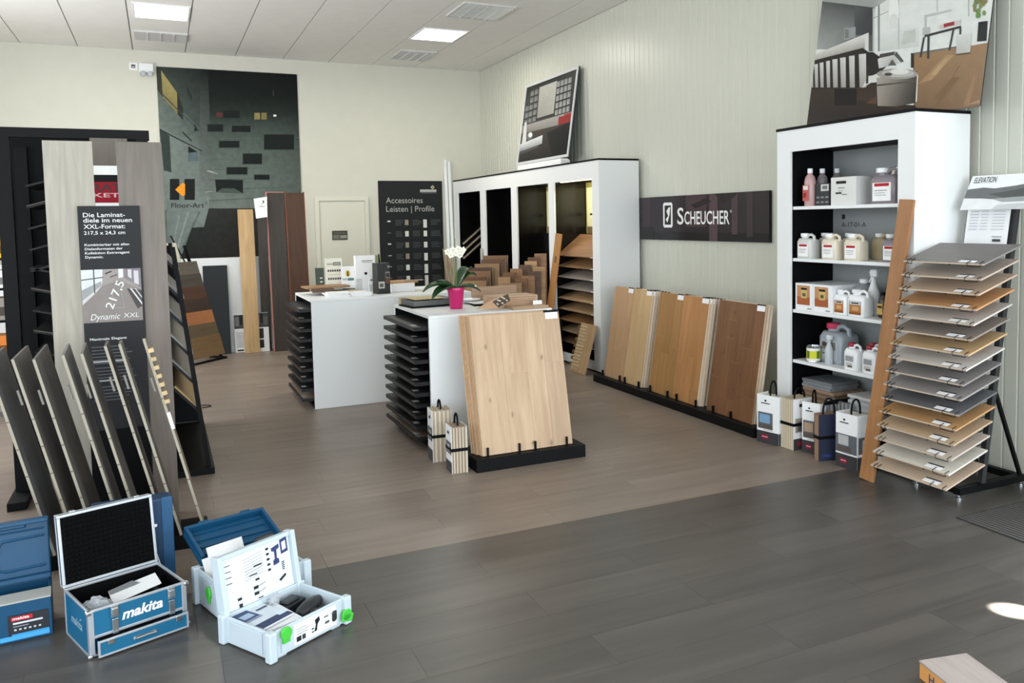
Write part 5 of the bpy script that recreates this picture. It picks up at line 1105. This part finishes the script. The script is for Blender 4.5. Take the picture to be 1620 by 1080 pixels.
for i in range(13):
    z = 2.05-.135*i
    p = part(MB().obox((-.46, .42, z), (.60, .62, .012), (0, R(14 if i > 4 else -16), 0)), 'tray', mat('tray_edge_black', (20, 20, 20), .5, spec=.3), t)
    if i in (1, 6, 8, 10): part(MB().obox((-.46, .104, z+.010), (.60, .008, .006), (0, R(14 if i > 4 else -16), 0)), 'sample_edge', mat('edge_dim', (92, 84, 76), .6), p)
s = thing('shop_sign', 'red sign strip glimpsed between the two tall laminate planks', 'sign', (-.46, 6.13, 1.80))
part(box(0, .36, 0, .02, 0, .290), 'panel', WHITEP, s)
printed(s, [((0, 0, 1, .19), (246, 246, 244)), ((0, .19, 1, .645), (150, 28, 42)), ((0, .645, 1, .80), (20, 20, 20)), ((0, .80, 1, 1), (250, 250, 246))], .36, .29, y=-.001)
text(s, 'RAT', .09, .13, mat('sign_dark_red', (58, 14, 18), .5), w=.165, h=.045, y=-.0025, bold=.02)
text(s, 'KETT', .095, .09, mat('sign_pink', (226, 180, 186), .5), w=.20, h=.026, y=-.0025, bold=.015)
o = part(box(-.37, -.16, 6.14, 6.155, 2.093, 2.264), 'taupe_board', wood('taupe_board', (112, 102, 92), (92, 84, 76), 'Z')); tag(o, 'plain taupe board above the red sign strip behind the tall planks', 'board')
# row of leaning laminate samples
LG = [wood('lean_grey_%d' % i, c, [v*.78 for v in c], 'Z', .4, vary=.0, spec=.4) for i, c in enumerate(((96, 96, 94), (100, 94, 88), (104, 98, 92), (138, 134, 128), (124, 120, 112), (112, 104, 96), (128, 122, 112), (132, 118, 96)))]
PE = mat('plank_edge_pale', (158, 150, 134), .6); PE2 = mat('plank_edge_dark', (70, 62, 52), .7)
fr_ = [(-.775, 1.065), (-.672, 1.071), (-.585, 1.063), (-.462, 1.074), (-.381, 1.074), (-.277, 1.103), (-.213, 1.108), (-.103, 1.128)]
rr_ = [(-.742, 1.105), (-.641, 1.104), (-.557, 1.104), (-.458, 1.100), (-.381, 1.099), (-.279, 1.101), (-.215, 1.098), (-.099, 1.101)]
on8 = ['leftmost', 'second from the left', 'third from the left', 'fourth from the left', 'fourth from the right', 'third from the right', 'second from the right', 'rightmost, notched']
for i in range(8):
    (xf, zf), (xr, zr) = fr_[i], rr_[i]; k = .232; zb = .078
    t = thing('leaning_plank', on8[i]+' grey laminate plank in the slanted row before the text board', 'plank', (xf+k*(zf-zb), 4.8, zb), 0, 'slanted row of laminate planks')
    def pt(x, y, z, dx=0): return (x-t.location.x+dx, y-4.8, z-zb)
    th = .0125
    A = [pt(xf, 4.8, zf), pt(xr, 5.05, zr), pt(xr+k*(zr-zb), 5.05, zb), pt(xf+k*(zf-zb), 4.8, zb)]
    mb = MB(); B = [(a+th, b, c+th*.2) for a, b, c in A]
    mb.add(A+B, [(0, 1, 2, 3), (7, 6, 5, 4), (0, 4, 5, 1), (1, 5, 6, 2), (2, 6, 7, 3), (3, 7, 4, 0)])
    b = part(mb, 'board', LG[i], t)
    e = MB(); a0, a3 = Vector(A[0]), Vector(A[3]); b0, b3 = Vector(B[0]), Vector(B[3]); off = Vector((0, -.003, 0))
    e.add([a0+off, b0+off, b3+off, a3+off, a0, b0, b3, a3], [(3, 2, 1, 0), (0, 1, 5, 4), (1, 2, 6, 5), (3, 0, 4, 7), (2, 3, 7, 6)])
    part(e, 'pale_edge', PE, t)
    for q in (.30, .44, .58, .72, .86):
        p0 = a0+(a3-a0)*q; p1 = b0+(b3-b0)*q; dd = (a3-a0).normalized()*.004
        part(MB().add([p0+off*1.4, p1+off*1.4, p1+dd+off*1.4, p0+dd+off*1.4], [(3, 2, 1, 0)]), 'edge_mark', PE2, t)
    q0 = a0+(a3-a0)*(.16 if i < 7 else .2)
    part(MB().obox((q0.x-.010, .012, q0.z-.03), (.010, .02, .075), (0, R(-13), 0)), 'holder_tab', mat('tab_clear', (120, 116, 108), .4, spec=.3), t)
    if i == 7:
        for j in range(7):
            p = b0+(b3-b0)*(.05+.043*j); part(MB().obox((p.x+.012, -.004+.02, p.z-.012), (.026, .05, .020), (0, R(-13), 0)), 'notch_tooth', wood('tooth_pale', (206, 182, 138), (176, 150, 108), 'X'), t)
        p = b0+(b3-b0)*.38; part(MB().obox((p.x+.008, .01, p.z-.04), (.016, .03, .09), (0, R(-13), 0)), 'paper_label', PAPER, t)
t = thing('plank_holder', 'black slotted floor base holding the slanted laminate planks', 'stand', (0, 0, 0))
part(box(-.62, .17, 4.80, 5.07, 0, .076), 'base', BLACKM, t, bevel=.003)
part(MB().bar((-.60, 5.12, .02), (-.60, 5.40, .02), .04, .04).bar((.0, 5.12, .02), (.0, 5.40, .02), .04, .04), 'rear_foot', BLACKM, t)
part(box(-.40, -.10, 5.375, 5.39, .0, .55), 'dark_backing', BLACKP, t)

# sloping rack to the right of the tall planks
t = thing('sloped_rack', 'black sloped sample rack with inclined trays right of the tall planks', 'rack', (0, 6.25, 0))
for yy in (0, 1.5):
    part(MB().bar((.075, yy+.015, 1.56), (.235, yy+.015, .04), .03, .035, (0, 1, 0)), 'front_bar', BLACKM, t)
    part(MB().bar((-.02, yy+.015, 1.60), (-.02, yy+.015, .04), .03, .03, (0, 1, 0)), 'rear_post', BLACKM, t)
part(MB().bar((-.02, .015, 1.56), (-.02, 1.515, 1.56), .03, .03), 'top_rail', BLACKM, t); part(MB().box(-.035, .27, -.06, 1.56, 0, .045), 'base', BLACKM, t)
part(box(-.034, -.028, .03, 1.5, .045, 1.55), 'dark_fill_sheet', BLACKP, t)  # black fill added so the gaps between trays stay dark
part(MB().prism([(-.026, .05), (.225, .05), (.07, 1.54), (-.026, 1.54)], lambda u, v, w_: (u, w_, v), 1.485, 1.495), 'dark_fill_end', BLACKP, t)  # added black end fill, darkens the view through between the trays
pal = [((150, 150, 146), (120, 120, 116)), ((140, 140, 138), (110, 110, 108)), ((130, 130, 128), (100, 100, 98)), ((150, 148, 142), (120, 118, 112)), ((140, 136, 130), (112, 108, 102)), ((186, 156, 104), (154, 124, 78))]
for i in range(6):
    z = 1.38-.195*i; xe = .08+(1.52-z)*.105
    a = Vector((xe, 0, z)); b = Vector((xe-.105-.012*i, 0, z+.13+.012*i))
    p = part(MB().prism([(a.x, a.z), (a.x+.012, a.z+.012), (b.x+.012, b.z+.012), (b.x, b.z)], lambda u, v, w_: (u, w_, v), .035, 1.49), 'tray', MATS['tray_black'], t)
    part(MB().prism([(a.x+.010, a.z+.016), (a.x+.018, a.z+.024), (b.x+.018, b.z+.022), (b.x+.010, b.z+.014)], lambda u, v, w_: (u, w_, v), .028, 1.48), 'tray_sample', wood('slope_sample_%d' % i, *pal[i], 'Y', .4), p)
o = part(MB().tube([(.29+.075*math.cos(a*math.pi/10), 8.55+.055*math.sin(a*math.pi/10), .006) for a in range(20)], .004, 6, closed=True), 'cable_loop', BLACKP); tag(o, 'small black cable loop lying on the floor near the sloped rack', 'cable')
# shelf glimpsed at the far left
t = thing('side_shelf', 'dark shelf of packaged goods glimpsed at the far left edge', 'shelf', (-2.1, 9.0, 0))
part(MB().box(0, .02, 0, .35, 0, 2.0).box(.93, .95, 0, .35, 0, 2.0), 'side', BLACKP, t)
for z in (.10, .50, .86, 1.15, 1.42, 1.72): part(box(.02, .93, 0, .35, z, z+.02), 'board', BLACKP, t)
for i, (z, h, c, nm) in enumerate(((.52, .22, (222, 128, 40), 'orange'), (.88, .20, (150, 140, 130), 'taupe'), (1.17, .16, (226, 226, 222), 'white'), (1.44, .20, (226, 180, 30), 'yellow'), (1.74, .18, (236, 236, 236), 'bright white'), (.12, .25, (210, 210, 214), 'pale grey'))):
    for j in range(2):
        o = thing('goods_box', '%s box on the far left shelf, %s of its pair' % (nm, ('left', 'right')[j]), 'box', (-1.75+.27*j, 9.03, z+.0005), 0, 'boxes on the far left shelf'); part(box(0, .25, 0, .25, 0, h), 'box', mat('goods_%d' % i, c, .5), o, bevel=.003)
        printed(o, [((.1, .2, .9, .6), tuple(int(v*.55) for v in c)), ((.2, .3, .6, .45), (240, 240, 240))], .25, h)

# ------------------------------------------------------------------ tool cases in the foreground
BLUE = mat('case_blue', (24, 98, 134), .4, spec=.4); BLUED = mat('case_blue_dark', (16, 70, 104), .42, spec=.35, vary=.05); FOAM = mat('foam_black', (12, 12, 13), .9, spec=.05)
SIL = mat('case_edge_alu', (196, 200, 206), .35, .6); TOOLB = mat('tool_black', (32, 33, 36), .45); BAGC = mat('clear_bag', (196, 200, 204), .15, alpha=.45)
INKW = mat('ink_white', (240, 240, 240), .5)
def frame_edges(mb, x0, x1, y0, y1, z0, z1, e):
    for z in (z0, z1):
        for y in (y0, y1): mb.box(x0-e/2, x1+e/2, y-e/2, y+e/2, z-e/2, z+e/2)
        for x in (x0, x1): mb.box(x-e/2, x+e/2, y0+e/2, y1-e/2, z-e/2, z+e/2)
    for x in (x0, x1):
        for y in (y0, y1): mb.box(x-e/2, x+e/2, y-e/2, y+e/2, z0+e/2, z1-e/2)
    return mb
def foam_pyramids(x0, x1, z0, z1, n, m, d, y):
    mb = MB(); dx, dz = (x1-x0)/n, (z1-z0)/m
    for i in range(n):
        for j in range(m):
            a, b, c, e = x0+i*dx, x0+(i+1)*dx, z0+j*dz, z0+(j+1)*dz
            mb.add([(a, y, c), (b, y, c), (b, y, e), (a, y, e), ((a+b)/2, y-d, (c+e)/2)], [(0, 1, 4), (1, 2, 4), (2, 3, 4), (3, 0, 4)])
    return mb
def alu_case():
    W, D, Z1, Z2 = .378, .305, .078, .190
    t = thing('tool_case', 'open blue aluminium tool case with drawer and black foam lid', 'tool case', (-.321, 3.736, 0), R(20.3))
    e = .012
    part(MB().box(.004, W-.004, .0, .005, Z1, Z2-.006).box(.004, W-.004, D-.005, D, .006, Z2-.006).box(0, .005, .005, D-.005, .008, Z2-.006).box(W-.005, W, .005, D-.005, .008, Z2-.006), 'side_panel', BLUE, t)
    part(box(.005, W-.005, .005, D-.005, Z1-.006, Z1+.002), 'inner_floor', FOAM, t); part(box(.005, W-.005, .0, D-.005, .004, .010), 'bottom', SIL, t)
    part(MB().box(.0055, .011, .006, D-.006, Z1+.003, Z2-.008).box(W-.011, W-.0055, .006, D-.006, Z1+.003, Z2-.008).box(.012, W-.012, .0055, .010, Z1+.003, Z2-.008).box(.012, W-.012, D-.010, D-.0055, Z1+.003, Z2-.008), 'lining', FOAM, t)
    fe = MB()
    for x in (-.001, W-.019): fe.box(x, x+.020, -.003, .003, .006, Z2)      # broad front corners
    for y in (-.002, D-.008): fe.box(-.002, W+.002, y, y+.010, Z2-.008, Z2+.002)
    for x in (-.002, W-.008): fe.box(x, x+.010, .008, D-.008, Z2-.008, Z2+.002).box(x, x+.010, .0, D, .0, .010)
    fe.box(.018, W-.018, -.002, .004, Z1-.004, Z1+.008).box(-.002, .008, D-.012, D+.002, .0, Z2).box(W-.008, W+.002, D-.012, D+.002, .0, Z2).box(-.001, .003, -.0, .022, .006, Z2).box(W-.003, W+.001, 0, .022, .006, Z2)
    part(fe, 'edge_profile', SIL, t, bevel=.002)
    for x in (.0, W):
        for z in (.008, Z2-.006): part(MB().obox((x, 0, z), (.022, .022, .018)), 'corner_cap', CHROME, t, bevel=.006)
    # drawer pulled out a little
    d = part(MB().box(.024, W-.012, -.034, -.028, .012, Z1-.010).box(.028, .033, -.028, .2, .012, Z1-.016).box(W-.022, W-.017, -.028, .2, .012, Z1-.016), 'drawer', BLUE, t)
    part(MB().box(.020, W-.008, -.037, -.0275, .006, .014).box(.020, W-.008, -.037, -.0275, Z1-.014, Z1-.006).box(.020, .028, -.037, -.0275, .014, Z1-.014).box(W-.016, W-.008, -.037, -.0275, .014, Z1-.014), 'drawer_edge', SIL, d, bevel=.0015)
    part(MB().tube([(.155, -.036, .036), (.158, -.050, .040), (.20, -.052, .043), (.232, -.050, .040), (.235, -.036, .036)], .004, 6).box(.148, .242, -.038, -.0345, .032, .046), 'drawer_handle', CHROME, d)
    for x in (.055, W-.06): part(MB().box(x, x+.026, -.040, -.0345, Z1-.030, Z1-.008), 'drawer_latch', CHROME, d, bevel=.002)
    for x in (.045, W-.04): part(MB().lathe([(.004, 0), (.003, .003)], n=8), 'rivet', CHROME, d, loc=(x, -.0345, .035), rot=(R(90), 0, 0))
    # front latches
    for x in (.080, W-.078):
        la = part(MB().box(x, x+.030, -.010, -.003, Z2-.050, Z2-.002).box(x+.004, x+.026, -.018, -.010, Z2-.040, Z2-.012), 'latch', CHROME, t, bevel=.002)
        part(MB().box(x+.003, x+.027, -.010, -.003, Z1-.008, Z2-.056), 'latch_plate', CHROME, la, bevel=.002)
    text(t, 'makita', .122, .116, INKW, w=.160, h=.040, y=-.0012, bold=.03, shear=.25)
    text(t, 'makita', -.22, .085, mat('ink_silver', (150, 176, 190), .5), w=.14, h=.034, y=-.0012, rot=(0, 0, R(-90)), bold=.02, shear=.2)
    # lid
    LH = .300
    lid = part(box(0, W, 0, .036, 0, LH), 'lid', FOAM, t, loc=(0, D+.006, Z2+.004), rot=(R(-7), 0, 0))
    fl = frame_edges(MB(), .004, W-.004, .004, .034, .004, LH-.004, .012); part(fl, 'lid_edge', SIL, lid, bevel=.002)
    part(foam_pyramids(.014, W-.014, .014, LH-.014, 18, 14, .008, -.001), 'lid_foam', mat('foam_lid', (14, 14, 15), .95, spec=.04), lid)
    for x in (.05, W-.07): part(MB().box(x, x+.022, .004, .026, LH+.002, LH+.010), 'lid_catch', CHROME, lid, bevel=.002)
    part(MB().tube([(W-.006, D-.05, Z2), (W-.004, D-.0, Z2+.045)], .002, 5), 'lid_stay', CHROME, t)
    return t
alu_case()
rc = Matrix.Translation((-.321, 3.736, 0)) @ Matrix.Rotation(R(20.3), 4, 'Z')
def inside(m4, x, y, z): return m4 @ Vector((x, y, z))
def at(name, label, cat, m4, x, y, z, rz=0, group=None):
    return thing(name, label, cat, tuple(m4 @ Vector((x, y, z))), m4.to_euler().z+rz, group)
t = at('manual', 'white instruction leaflet with grey flap in the blue aluminium case', 'leaflet', rc, .12, .09, .150, R(-2))
part(MB().add([(0, 0, 0), (.19, .0, .030), (.205, .125, .034), (.02, .14, .004), (0, 0, .002), (.19, .0, .032), (.205, .125, .036), (.02, .14, .006)], [(3, 2, 1, 0), (4, 5, 6, 7), (0, 1, 5, 4), (1, 2, 6, 5), (2, 3, 7, 6), (3, 0, 4, 7)]), 'sheet', PAPER, t)
part(MB().add([(.015, .095, .0075), (.13, .085, .028), (.115, .138, .025), (.02, .14, .008)], [(0, 1, 2, 3)]), 'grey_flap', GREY, t)
def crumple(parent, name, m, rx, ry, rz, n=14, seed=1):
    r = random.Random(seed); mb = MB(); mb.sm = False; vs = []; k = 10
    for i in range(k):
        a = math.pi*i/(k-1)*.55
        for j in range(n):
            b = 2*math.pi*j/n; q = 1+r.uniform(-.16, .16); vs.append((rx*math.sin(a)*math.cos(b)*q, ry*math.sin(a)*math.sin(b)*q, rz*math.cos(a)*q))
    mb.add(vs, [(i*n+j, i*n+(j+1) % n, (i+1)*n+(j+1) % n, (i+1)*n+j) for i in range(k-1) for j in range(n)])
    return part(mb, name, m, parent)
t = at('plastic_bag', 'crumpled clear plastic bag of parts in the blue aluminium case', 'plastic bag', rc, .065, .10, .135); crumple(t, 'bag', BAGC, .062, .075, .058, seed=4)
for i in range(6): part(MB().lathe([(.006, 0), (.008, .004), (.008, .012), (.004, .016)], n=8), 'bagged_part', CHROME if i % 2 else TOOLB, t, loc=(-.03+.012*i, -.02+.014*(i % 3), .004), rot=(.5*i, .3*i, 0))
t = at('cordless_drill', 'black power tool lying in the blue aluminium case', 'power tool', rc, .29, .21, .125, R(15))
part(MB().tube([(-.10, 0, .012), (-.06, 0, .014), (.0, 0, .016), (.04, 0, .014), (.06, 0, .012)], [.016, .026, .032, .028, .02], 12), 'motor_body', TOOLB, t); part(MB().bar((.01, -.01, .012), (-.02, -.11, .004), .034, .03), 'grip', TOOLB, t, bevel=.008); part(MB().tube([(-.10, 0, .012), (-.135, 0, .011)], [.018, .010], 12), 'chuck', CHROME, t)
t = at('tool_tray', 'dark parts and battery pack under the leaflet in the blue aluminium case', 'battery', rc, .17, .02, .081); part(MB().box(0, .10, 0, .06, 0, .045).box(.01, .09, .01, .05, .045, .058), 'battery', TOOLB, t, bevel=.005)

# big blue plastic case at the left edge
t = thing('tool_case', 'open plain blue plastic tool case at the left edge, moulded lid upright', 'tool case', (-1.06, 3.995, 0), R(5.0))
W, D, H = .585, .24, .165
part(MB().box(0, W, 0, .012, 0, H).box(0, W, D-.012, D, 0, H).box(0, .012, .012, D-.012, 0, H).box(W-.012, W, .012, D-.012, 0, H).box(.012, W-.012, .012, D-.012, 0, .01), 'body', BLUED, t, bevel=.004)
part(MB().box(.0, W, -.004, .10, H, H+.006), 'rim', mat('rim_grey', (168, 168, 162), .5), t)
part(box(.43, W-.012, -.004, -.0005, .03, .115), 'label_field', mat('label_black', (24, 26, 34), .5), t)
printed(t, [((.08, .72, .60, .92), (206, 44, 58)), ((.12, .55, .85, .64), (210, 212, 216)), ((.12, .42, .5, .46), (150, 156, 170)), ((.08, .0, 1, .08), (60, 150, 206))]+[((.14+.12*i, .24, .20+.12*i, .32), (200, 202, 208)) for i in range(6)], .143, .085, x0=.43, z0=.03, y=-.0045)
text(t, 'makita', .447, .0965, INKW, w=.058, h=.011, y=-.0065, bold=.02)
part(MB().box(.40, W-.012, -.006, -.0005, .012, .030), 'stripe', mat('stripe_blue', (70, 160, 214), .4), t)
part(MB().box(.16, .33, -.012, 0, .085, .14), 'latch', BLACKP, t, bevel=.004); part(MB().box(.30, .345, -.012, .0, .0, .05), 'foot_block', BLUED, t, bevel=.004)
lid = part(box(0, W+.0, 0, .02, 0, .262), 'lid', BLUED, t, loc=(0, D-.005, H+.004), rot=(R(-6), 0, 0), bevel=.006)
part(MB().box(.0, W, -.035, -.0005, 0, .022), 'lid_lip', BLUED, lid, bevel=.004); part(MB().box(.0, W, -.03, -.0005, .244, .262), 'lid_lip', BLUED, lid, bevel=.004)
part(MB().tube([(.02, -.004, .09), (.36, -.004, .09), (.38, -.004, .10), (.39, -.004, .06), (.42, -.004, .05), (.565, -.004, .055)], .006, 6), 'moulded_rib', BLUED, lid)
part(MB().tube([(.02, -.004, .19), (.34, -.004, .185), (.36, -.004, .15), (.39, -.004, .145), (.41, -.004, .18), (.565, -.004, .185)], .006, 6), 'moulded_rib', BLUED, lid)
part(MB().tube([(.02, -.004, .215), (.565, -.004, .215)], .004, 6), 'moulded_rib', BLUED, lid); part(MB().box(.33, .50, -.014, -.0005, .228, .258), 'carry_grip', BLUED, lid, bevel=.006)
t = thing('tool_case', 'closed dark blue plastic case standing upright behind the aluminium case', 'tool case', (-.34, 4.33, 0), R(2))
part(box(0, .335, 0, .10, 0, .425), 'shell', mat('case_navy', (16, 52, 84), .5, vary=.05), t, bevel=.010); part(MB().box(.29, .338, -.006, -.0005, .0, .43), 'end_band', mat('case_blue_mid', (24, 78, 118), .5), t, bevel=.003)
for z in (.30, .12): part(MB().lathe([(.008, 0), (.006, .005)], n=10), 'rivet', WHITEP, t, loc=(.262, -.0005, z), rot=(R(90), 0, 0))

# systainer boxes
SYS = mat('systainer_grey', (190, 202, 209), .4, spec=.4); SYSD = mat('systainer_grey_dark', (170, 180, 186), .45); GRN = mat('latch_green', (70, 190, 62), .4)
def tote(label, loc, rz, W, D, H):
    t = thing('tool_case', label, 'tool case', loc, rz)
    part(MB().box(0, W, 0, .010, .006, H).box(0, W, D-.010, D, .006, H).box(0, .010, .010, D-.010, .006, H).box(W-.010, W, .010, D-.010, .006, H).box(.01, W-.01, .01, D-.01, .006, .012), 'body', SYS, t, bevel=.003)
    for x in (0, W):
        for y in (0, D): part(MB().obox((x, y, H/2+.003), (.036, .036, H+.004)), 'corner_post', SYS, t, bevel=.006)
    part(MB().box(.045, W-.045, -.006, -.0005, .02, H-.004).box(-.006, -.0005, .05, D-.05, .02, H-.01).box(W+.0005, W+.006, .05, D-.05, .02, H-.01), 'outer_panel', SYS, t, bevel=.002)
    for x in (.03, W-.075): part(box(x, x+.045, .005, .035, 0, .006), 'foot', SYSD, t)
    part(box(.012, W-.012, .012, D-.012, .013, .030), 'inlay', TOOLB, t)
    return t
t1 = tote('open light grey tool box with green latches and printed white lid in front', (.318, 3.37, 0), R(31), .379, .297, .115)
for x, dz, ro in ((.062, .02, 0), (W_ := .379-.010, -.01, 1)):
    g = MB().prism([(.026*math.cos(a*math.pi/8), .026*math.sin(a*math.pi/8)) for a in range(16)], lambda u, v, w_: (u, w_, v), -.004, -.016)
    g.box(-.018, .018, -.014, -.004, -.038, .0) if not ro else g.box(-.02, .036, -.016, -.004, -.028, .006)
    part(g, 'latch', GRN, t1, loc=(x, -.004, .075+dz if not ro else .045), rot=(0, R(18) if ro else 0, 0), bevel=.003)
printed(t1, [((0, 0, 1, 1), (226, 230, 232)), ((.05, .12, .16, .36), (40, 42, 44)), ((.18, .12, .26, .36), (60, 62, 64)), ((.05, .45, .3, .5), (160, 164, 168)), ((.05, .58, .34, .62), (170, 174, 178)), ((.05, .7, .28, .74), (170, 174, 178)),
             ([(.46, .2), (.52, .2), (.54, .5), (.60, .66), (.58, .85), (.48, .75), (.50, .5)], (32, 34, 36)), ((.40, .35, .45, .42), (60, 60, 62)), ((.40, .2, .45, .26), (60, 60, 62)), ((.7, .62, .8, .7), (120, 124, 128)), ((.72, .3, .82, .42), (90, 94, 98)), ((.84, .66, .98, .7), (170, 174, 178))], .215, .085, x0=.105, z0=.022, y=-.0065, name='side_print')
rs = Matrix.Translation((.318, 3.37, 0)) @ Matrix.Rotation(R(31), 4, 'Z')
lid = part(MB().box(0, .379, 0, .012, 0, .245), 'lid', SYS, t1, loc=(0, .300, .098), rot=(R(-9), 0, 0), bevel=.004)
part(MB().box(-.002, .020, -.022, .030, .0, .25).box(.359, .381, -.022, .030, .0, .25).box(.020, .359, -.012, .02, .23, .248), 'lid_rim', SYS, lid, bevel=.003)
P = [((0, 0, 1, 1), (216, 226, 231))]
dk, nv = (44, 46, 50), (54, 62, 104)
for i in range(4): P.append(((.04, .86-.11*i, .12, .875-.11*i), dk))
for i in range(8):
    y_ = .90-.055*i; P.append(([(.30, y_-.05), (.58, y_), (.58, y_+.008), (.30, y_-.042)], (120, 124, 130) if i not in (4, 5) else dk))
P += [((.44, .66, .56, .69), dk), ((.36, .52, .48, .54), dk), ((.44, .40, .50, .44), dk), ((.40, .25, .47, .31), dk), ((.40, .14, .47, .20), dk), ([(.47, .28), (.58, .31), (.58, .32), (.47, .29)], dk), ([(.47, .17), (.58, .20), (.58, .21), (.47, .18)], dk), ((.10, .26, .22, .38), (214, 218, 222)), ((.16, .17, .22, .22), dk), ((.17, .04, .22, .11), dk), ((.45, .06, .52, .08), dk)]
for i in range(5): P.append((oval(.66, .90-.10*i, .026, .025, 9), dk))
P += [([(.72, .88), (.84, .92), (.84, .84), (.80, .82), (.79, .66), (.82, .64), (.82, .56), (.73, .54), (.73, .63), (.76, .66), (.76, .80), (.72, .82)], nv), ([(.86, .98), (.97, 1.0), (.97, .72), (.86, .70)], nv), ([(.885, .92), (.945, .94), (.945, .78), (.885, .76)], (232, 236, 240))]
P += [((.85, .40+.035*i, .89, .42+.035*i), dk) for i in range(5)]+[([(.78, .24), (.88, .32), (.90, .28), (.80, .20)], dk), ([(.90, .52), (.99, .55), (.99, .62), (.90, .59)], (214, 218, 222))]
printed(lid, P, .335, .223, x0=.021, z0=.006, y=-.0012, step=.00006, name='lid_print')
for i, (x, y, z, rz, c, P) in enumerate(((.045, .075, .078, -8, 0, [((0, 0, 1, 1), (228, 230, 234))]), (.035, .09, .090, 4, 1, [((0, 0, 1, 1), (204, 210, 216)), ((.0, .0, 1, .24), (52, 62, 92)), ((0, .52, .5, 1), (62, 76, 110)), ((.08, .60, .42, .80), (160, 176, 198)), ((0, .45, .5, .5), (120, 136, 160)), ((.72, .16, 1, .34), (206, 216, 226)), ((.6, .7, .95, .76), (70, 80, 100))]))):
    b = at('manual', ('white manual with navy stripe lying on top in the front grey tool box', 'plain white manual under the striped one in the front grey tool box')[1-i], 'manual', rs, x, y, z, R(rz))
    part(box(0, .155, 0, .205, 0, .008), 'booklet', PAPER, b, bevel=.001)
    printed(b, P, .155, .205, rot=(R(-90), 0, 0), loc=(0, 0, .0085), y=-.0, name='cover_print')
t = at('cordless_drill', 'black power drill lying in the front grey tool box', 'power tool', rs, .30, .13, .062, R(200))
part(MB().tube([(-.09, 0, .01), (-.05, 0, .012), (.02, 0, .014), (.07, 0, .012), (.09, 0, .010)], [.014, .026, .033, .030, .018], 12), 'motor_body', TOOLB, t); part(MB().bar((.04, .01, .006), (.02, .11, .0), .036, .032), 'grip', TOOLB, t, bevel=.008); part(MB().bar((.02, .10, .0), (.015, .135, .0), .065, .045), 'battery', TOOLB, t, bevel=.006)
t = at('cordless_drill', 'dark charger with cable at the back of the front grey tool box', 'charger', rs, .27, .225, .036, R(10)); part(MB().box(-.06, .06, -.035, .035, 0, .05).box(-.04, .04, -.025, .025, .05, .062), 'housing', TOOLB, t, bevel=.007); t.name = 'battery_charger'
t = at('plastic_bag', 'small clear bag of screws at the lid hinge of the front grey box', 'plastic bag', rs, .215, .255, .095); crumple(t, 'bag', BAGC, .026, .02, .040, seed=9)
# second grey box behind, with blue lid
t2 = tote('second light grey tool box behind the first, blue lid thrown back', (.170, 3.80, 0), R(18), .385, .285, .165)
part(MB().prism([(.022*math.cos(a*math.pi/8), .030*math.sin(a*math.pi/8)) for a in range(16)], lambda u, v, w_: (w_, u, v), -.004, -.014).box(-.012, -.006, -.012, .012, -.045, .0), 'latch', GRN, t2, loc=(-.003, .12, .10), bevel=.003)
lid = part(MB().box(0, .385, 0, .028, 0, .25), 'lid', BLUED, t2, loc=(.03, .29, .170), rot=(R(-69), 0, 0), bevel=.006)
part(MB().box(0, .385, -.030, -.0005, .232, .25).box(0, .016, -.030, -.0005, .016, .232).box(.369, .385, -.03, -.0005, .016, .232), 'lid_rim', BLUED, lid, bevel=.004)
for i in range(4): part(MB().box(.03, .355, -.008, -.0005, .05+.05*i, .058+.05*i), 'moulded_rib', BLUED, lid)
for x in (.07, .27): part(MB().box(x, x+.05, -.03, .035, .2505, .260), 'lid_catch', BLUED, lid, bevel=.003)
r2 = Matrix.Translation((.170, 3.80, 0)) @ Matrix.Rotation(R(18), 4, 'Z')
t = at('manual', 'creased white paper standing in the second grey tool box', 'paper', r2, .015, .19, .125, R(4))
part(MB().add([(.0, .0, .0), (.16, .01, .0), (.17, .06, .09), (.0, .055, .085), (0, .002, -.001), (.16, .012, -.001), (.17, .063, .089), (0, .058, .084)], [(0, 1, 2, 3), (7, 6, 5, 4), (0, 4, 5, 1), (1, 5, 6, 2), (2, 6, 7, 3), (3, 7, 4, 0)]), 'sheet', PAPER, t)
part(MB().add([(.03, .05, .075), (.20, .055, .078), (.215, .11, .115), (.045, .11, .110)], [(0, 1, 2, 3)]), 'folded_sheet', PAPER, t)
t = at('power_cable', 'coiled black cable in the second grey tool box', 'cable', r2, .13, .12, .15); part(MB().tube([(.06*math.cos(a*.5), .05*math.sin(a*.5), .004+.0016*a) for a in range(38)], .006, 6), 'coil', TOOLB, t)
t = at('corded_tool', 'black corded tool at the right of the second grey tool box', 'power tool', r2, .30, .20, .145, R(10)); part(MB().tube([(-.09, 0, .03), (-.04, 0, .035), (.04, 0, .04), (.08, 0, .035)], [.03, .042, .045, .03], 12), 'motor_body', TOOLB, t); part(MB().tube([(.06, 0, .06), (.02, .01, .10), (-.05, .01, .10), (-.08, 0, .055)], .014, 8), 'handle', TOOLB, t)
